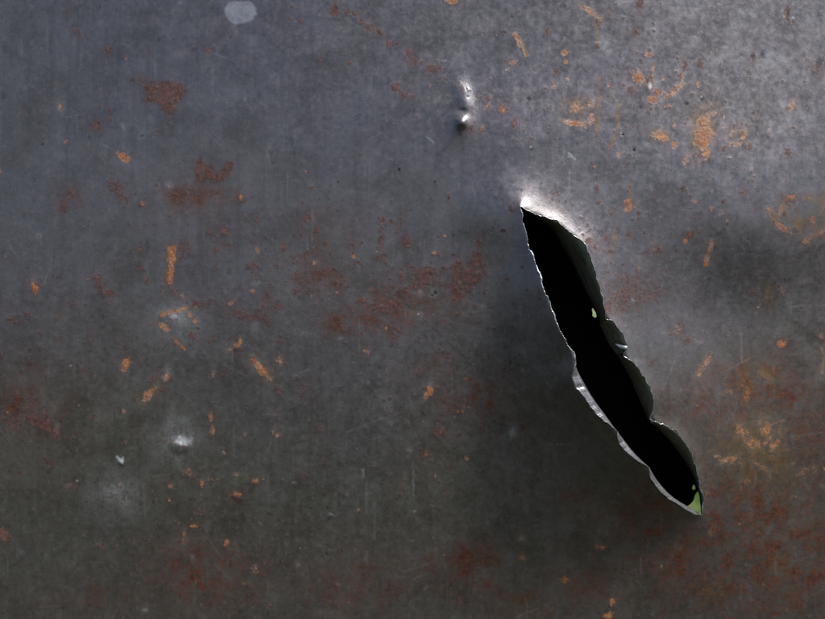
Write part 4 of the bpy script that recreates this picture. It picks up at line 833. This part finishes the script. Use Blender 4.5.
tab('folded_tab', [(612.8, 343.6, 613.4, 344.8, -10, -6), (616, 344.0, 616.6, 346.4, -7, -3), (619, 344.6, 619.6, 348.4, -4.5, -1), (622, 345.4, 622.4, 349.0, -2.5, .8), (625, 345.8, 625, 349.6, -1, 1.6), (627.6, 346.2, 627, 349.8, 0, 1.2)], 1.2,
    'small bright tab folded across the right side of the tear')


# ------------------------------------------------------------------ behind the sheet: a lining painted near-black for the cavity's shade, with a ragged rust hole
LY = 150.0      # millimetres behind the sheet
HOLES = [[(697.2, 492), (699.5, 490), (701.8, 497), (703.6, 505), (704.5, 516), (700, 519), (690, 517), (682, 512), (684.5, 507.5), (689, 505), (692.4, 502), (694.2, 498.5), (695, 494.8)],
         [(692, 488.6), (693.4, 484.6), (695.2, 486.2), (695.4, 489), (693.6, 490)],
         [(592.0, 309.2), (593.2, 308.0), (594.2, 310.4), (595.8, 312.4), (596.6, 316.6), (594.6, 318.0), (593.6, 316.4), (592.4, 316.2), (592.6, 312.8)]]


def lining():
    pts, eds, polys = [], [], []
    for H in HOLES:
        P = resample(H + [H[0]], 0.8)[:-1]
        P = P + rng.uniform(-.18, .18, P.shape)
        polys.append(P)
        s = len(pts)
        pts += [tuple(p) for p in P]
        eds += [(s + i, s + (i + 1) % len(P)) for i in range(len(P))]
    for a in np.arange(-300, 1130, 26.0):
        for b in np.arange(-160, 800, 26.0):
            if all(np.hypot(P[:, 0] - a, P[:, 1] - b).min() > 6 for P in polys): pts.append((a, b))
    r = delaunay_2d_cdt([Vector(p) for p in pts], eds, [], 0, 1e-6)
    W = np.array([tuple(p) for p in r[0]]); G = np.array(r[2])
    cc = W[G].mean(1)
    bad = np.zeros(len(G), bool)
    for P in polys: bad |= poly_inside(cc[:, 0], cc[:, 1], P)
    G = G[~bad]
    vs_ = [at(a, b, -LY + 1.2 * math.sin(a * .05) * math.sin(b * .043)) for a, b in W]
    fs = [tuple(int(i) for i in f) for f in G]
    # unseen sides, added so no light leaks between the two plates
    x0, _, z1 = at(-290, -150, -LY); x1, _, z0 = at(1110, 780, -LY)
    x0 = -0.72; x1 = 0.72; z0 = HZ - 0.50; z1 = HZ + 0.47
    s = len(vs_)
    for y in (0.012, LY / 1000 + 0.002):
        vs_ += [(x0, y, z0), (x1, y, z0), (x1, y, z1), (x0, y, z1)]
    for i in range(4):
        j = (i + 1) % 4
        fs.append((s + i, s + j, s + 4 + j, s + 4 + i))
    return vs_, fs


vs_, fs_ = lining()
dark = mesh_obj('back_wall_baffle', vs_, fs_, M_DARK, smooth=False)
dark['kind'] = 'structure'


# ------------------------------------------------------------------ a leafy plant in the open behind, glimpsed through the lining
def leaf_material():
    n = N('fresh_leaf')
    f = n.noise(40, 4, 0.6)
    c = n.mix(n.ramp(f, 0.38, 0.62), (0.15, 0.29, 0.04), (0.36, 0.46, 0.16))
    n.bump(n.noise(160, 3, 0.6), 0.3, 0.001)
    n.put(n.b.inputs['Subsurface Weight'], 0.0)
    m = n.out(c, 0.45, 0.0)
    tr_ = n.t.nodes.new('ShaderNodeBsdfTranslucent'); n.put(tr_.inputs['Color'], c)
    mx = n.t.nodes.new('ShaderNodeMixShader'); mx.inputs[0].default_value = 0.5
    outn = n.t.nodes['Material Output']
    n.t.links.new(n.b.outputs[0], mx.inputs[1]); n.t.links.new(tr_.outputs[0], mx.inputs[2])
    n.t.links.new(mx.outputs[0], outn.inputs['Surface'])
    return m


M_LEAF = leaf_material()
M_STEM = plain_material('green_stem', (0.06, 0.10, 0.025), (0.10, 0.16, 0.04), 60, 0.6)
PY = 0.62


def through(uu, vv, y):
    """the point at depth y on the line of sight over sheet point (uu, vv)"""
    kk = (EYE + y) / EYE / 1000
    return ((uu - 412.5) * kk, y, HZ + (309.5 - vv) * kk)


px, _, pz = through(650, 520, PY)
plant = empty('leafy_plant', (px, PY + .05, 0))
tag(plant, 'pale green leafy plant glimpsed through the tear', 'plant')
sv = []
sf = []
for i in range(15):
    t = i / 14
    c = (px + .04 * math.sin(t * 5), PY + .05 + .02 * math.cos(t * 4), t * (pz + .40))
    r_ = .009 * (1 - .7 * t)
    sv += [(c[0] + r_ * math.cos(a * math.pi / 3), c[1] + r_ * math.sin(a * math.pi / 3), c[2]) for a in range(6)]
for i in range(14):
    for a in range(6):
        b = (a + 1) % 6
        sf.append((i * 6 + a, i * 6 + b, i * 6 + 6 + b, i * 6 + 6 + a))
mesh_obj('stem', sv, sf, M_STEM, plant)


def leaf(base, tipv, width, seed):
    """a broad leaf with a folded midrib, wavy edge, from its stalk end to its tip"""
    B, T = Vector(base), Vector(tipv)
    ax = (T - B); L = ax.length; ax.normalize()
    up = Vector((0, -.75, .65)); side = ax.cross(up).normalized(); nrm = side.cross(ax).normalized()
    vs2, fs2 = [], []
    n1, n2 = 16, 9
    for i in range(n1):
        t = i / (n1 - 1)
        w = width * (math.sin(math.pi * t ** .75) ** .8) + .002
        for j in range(n2):
            s = (j / (n2 - 1) - .5) * 2
            p = B + ax * (L * t) + side * (w * .5 * s) + nrm * (.18 * w * abs(s) ** 1.3 - .12 * L * t * t + .006 * math.sin(t * 19 + s * 3 + seed) * abs(s))
            vs2.append(tuple(p))
    for i in range(n1 - 1):
        for j in range(n2 - 1):
            a = i * n2 + j
            fs2.append((a, a + 1, a + n2 + 1, a + n2))
    mesh_obj('leaf', vs2, fs2, M_LEAF, plant)


def aim(uu, vv, du, dv, width, seed):
    c = through(uu, vv, PY); e = through(uu + du, vv + dv, PY - .03)
    b = (2 * c[0] - e[0], 2 * c[1] - e[1] , 2 * c[2] - e[2])
    leaf(b, e, width, seed)


aim(698, 503, 62, -28, .15, 1)
aim(594, 313, -70, -30, .13, 2)
aim(640, 420, -60, 10, .11, 3)
aim(690, 395, 60, -30, .11, 4)
aim(610, 560, -62, 12, .12, 5)
aim(655, 250, 36, -46, .10, 6)
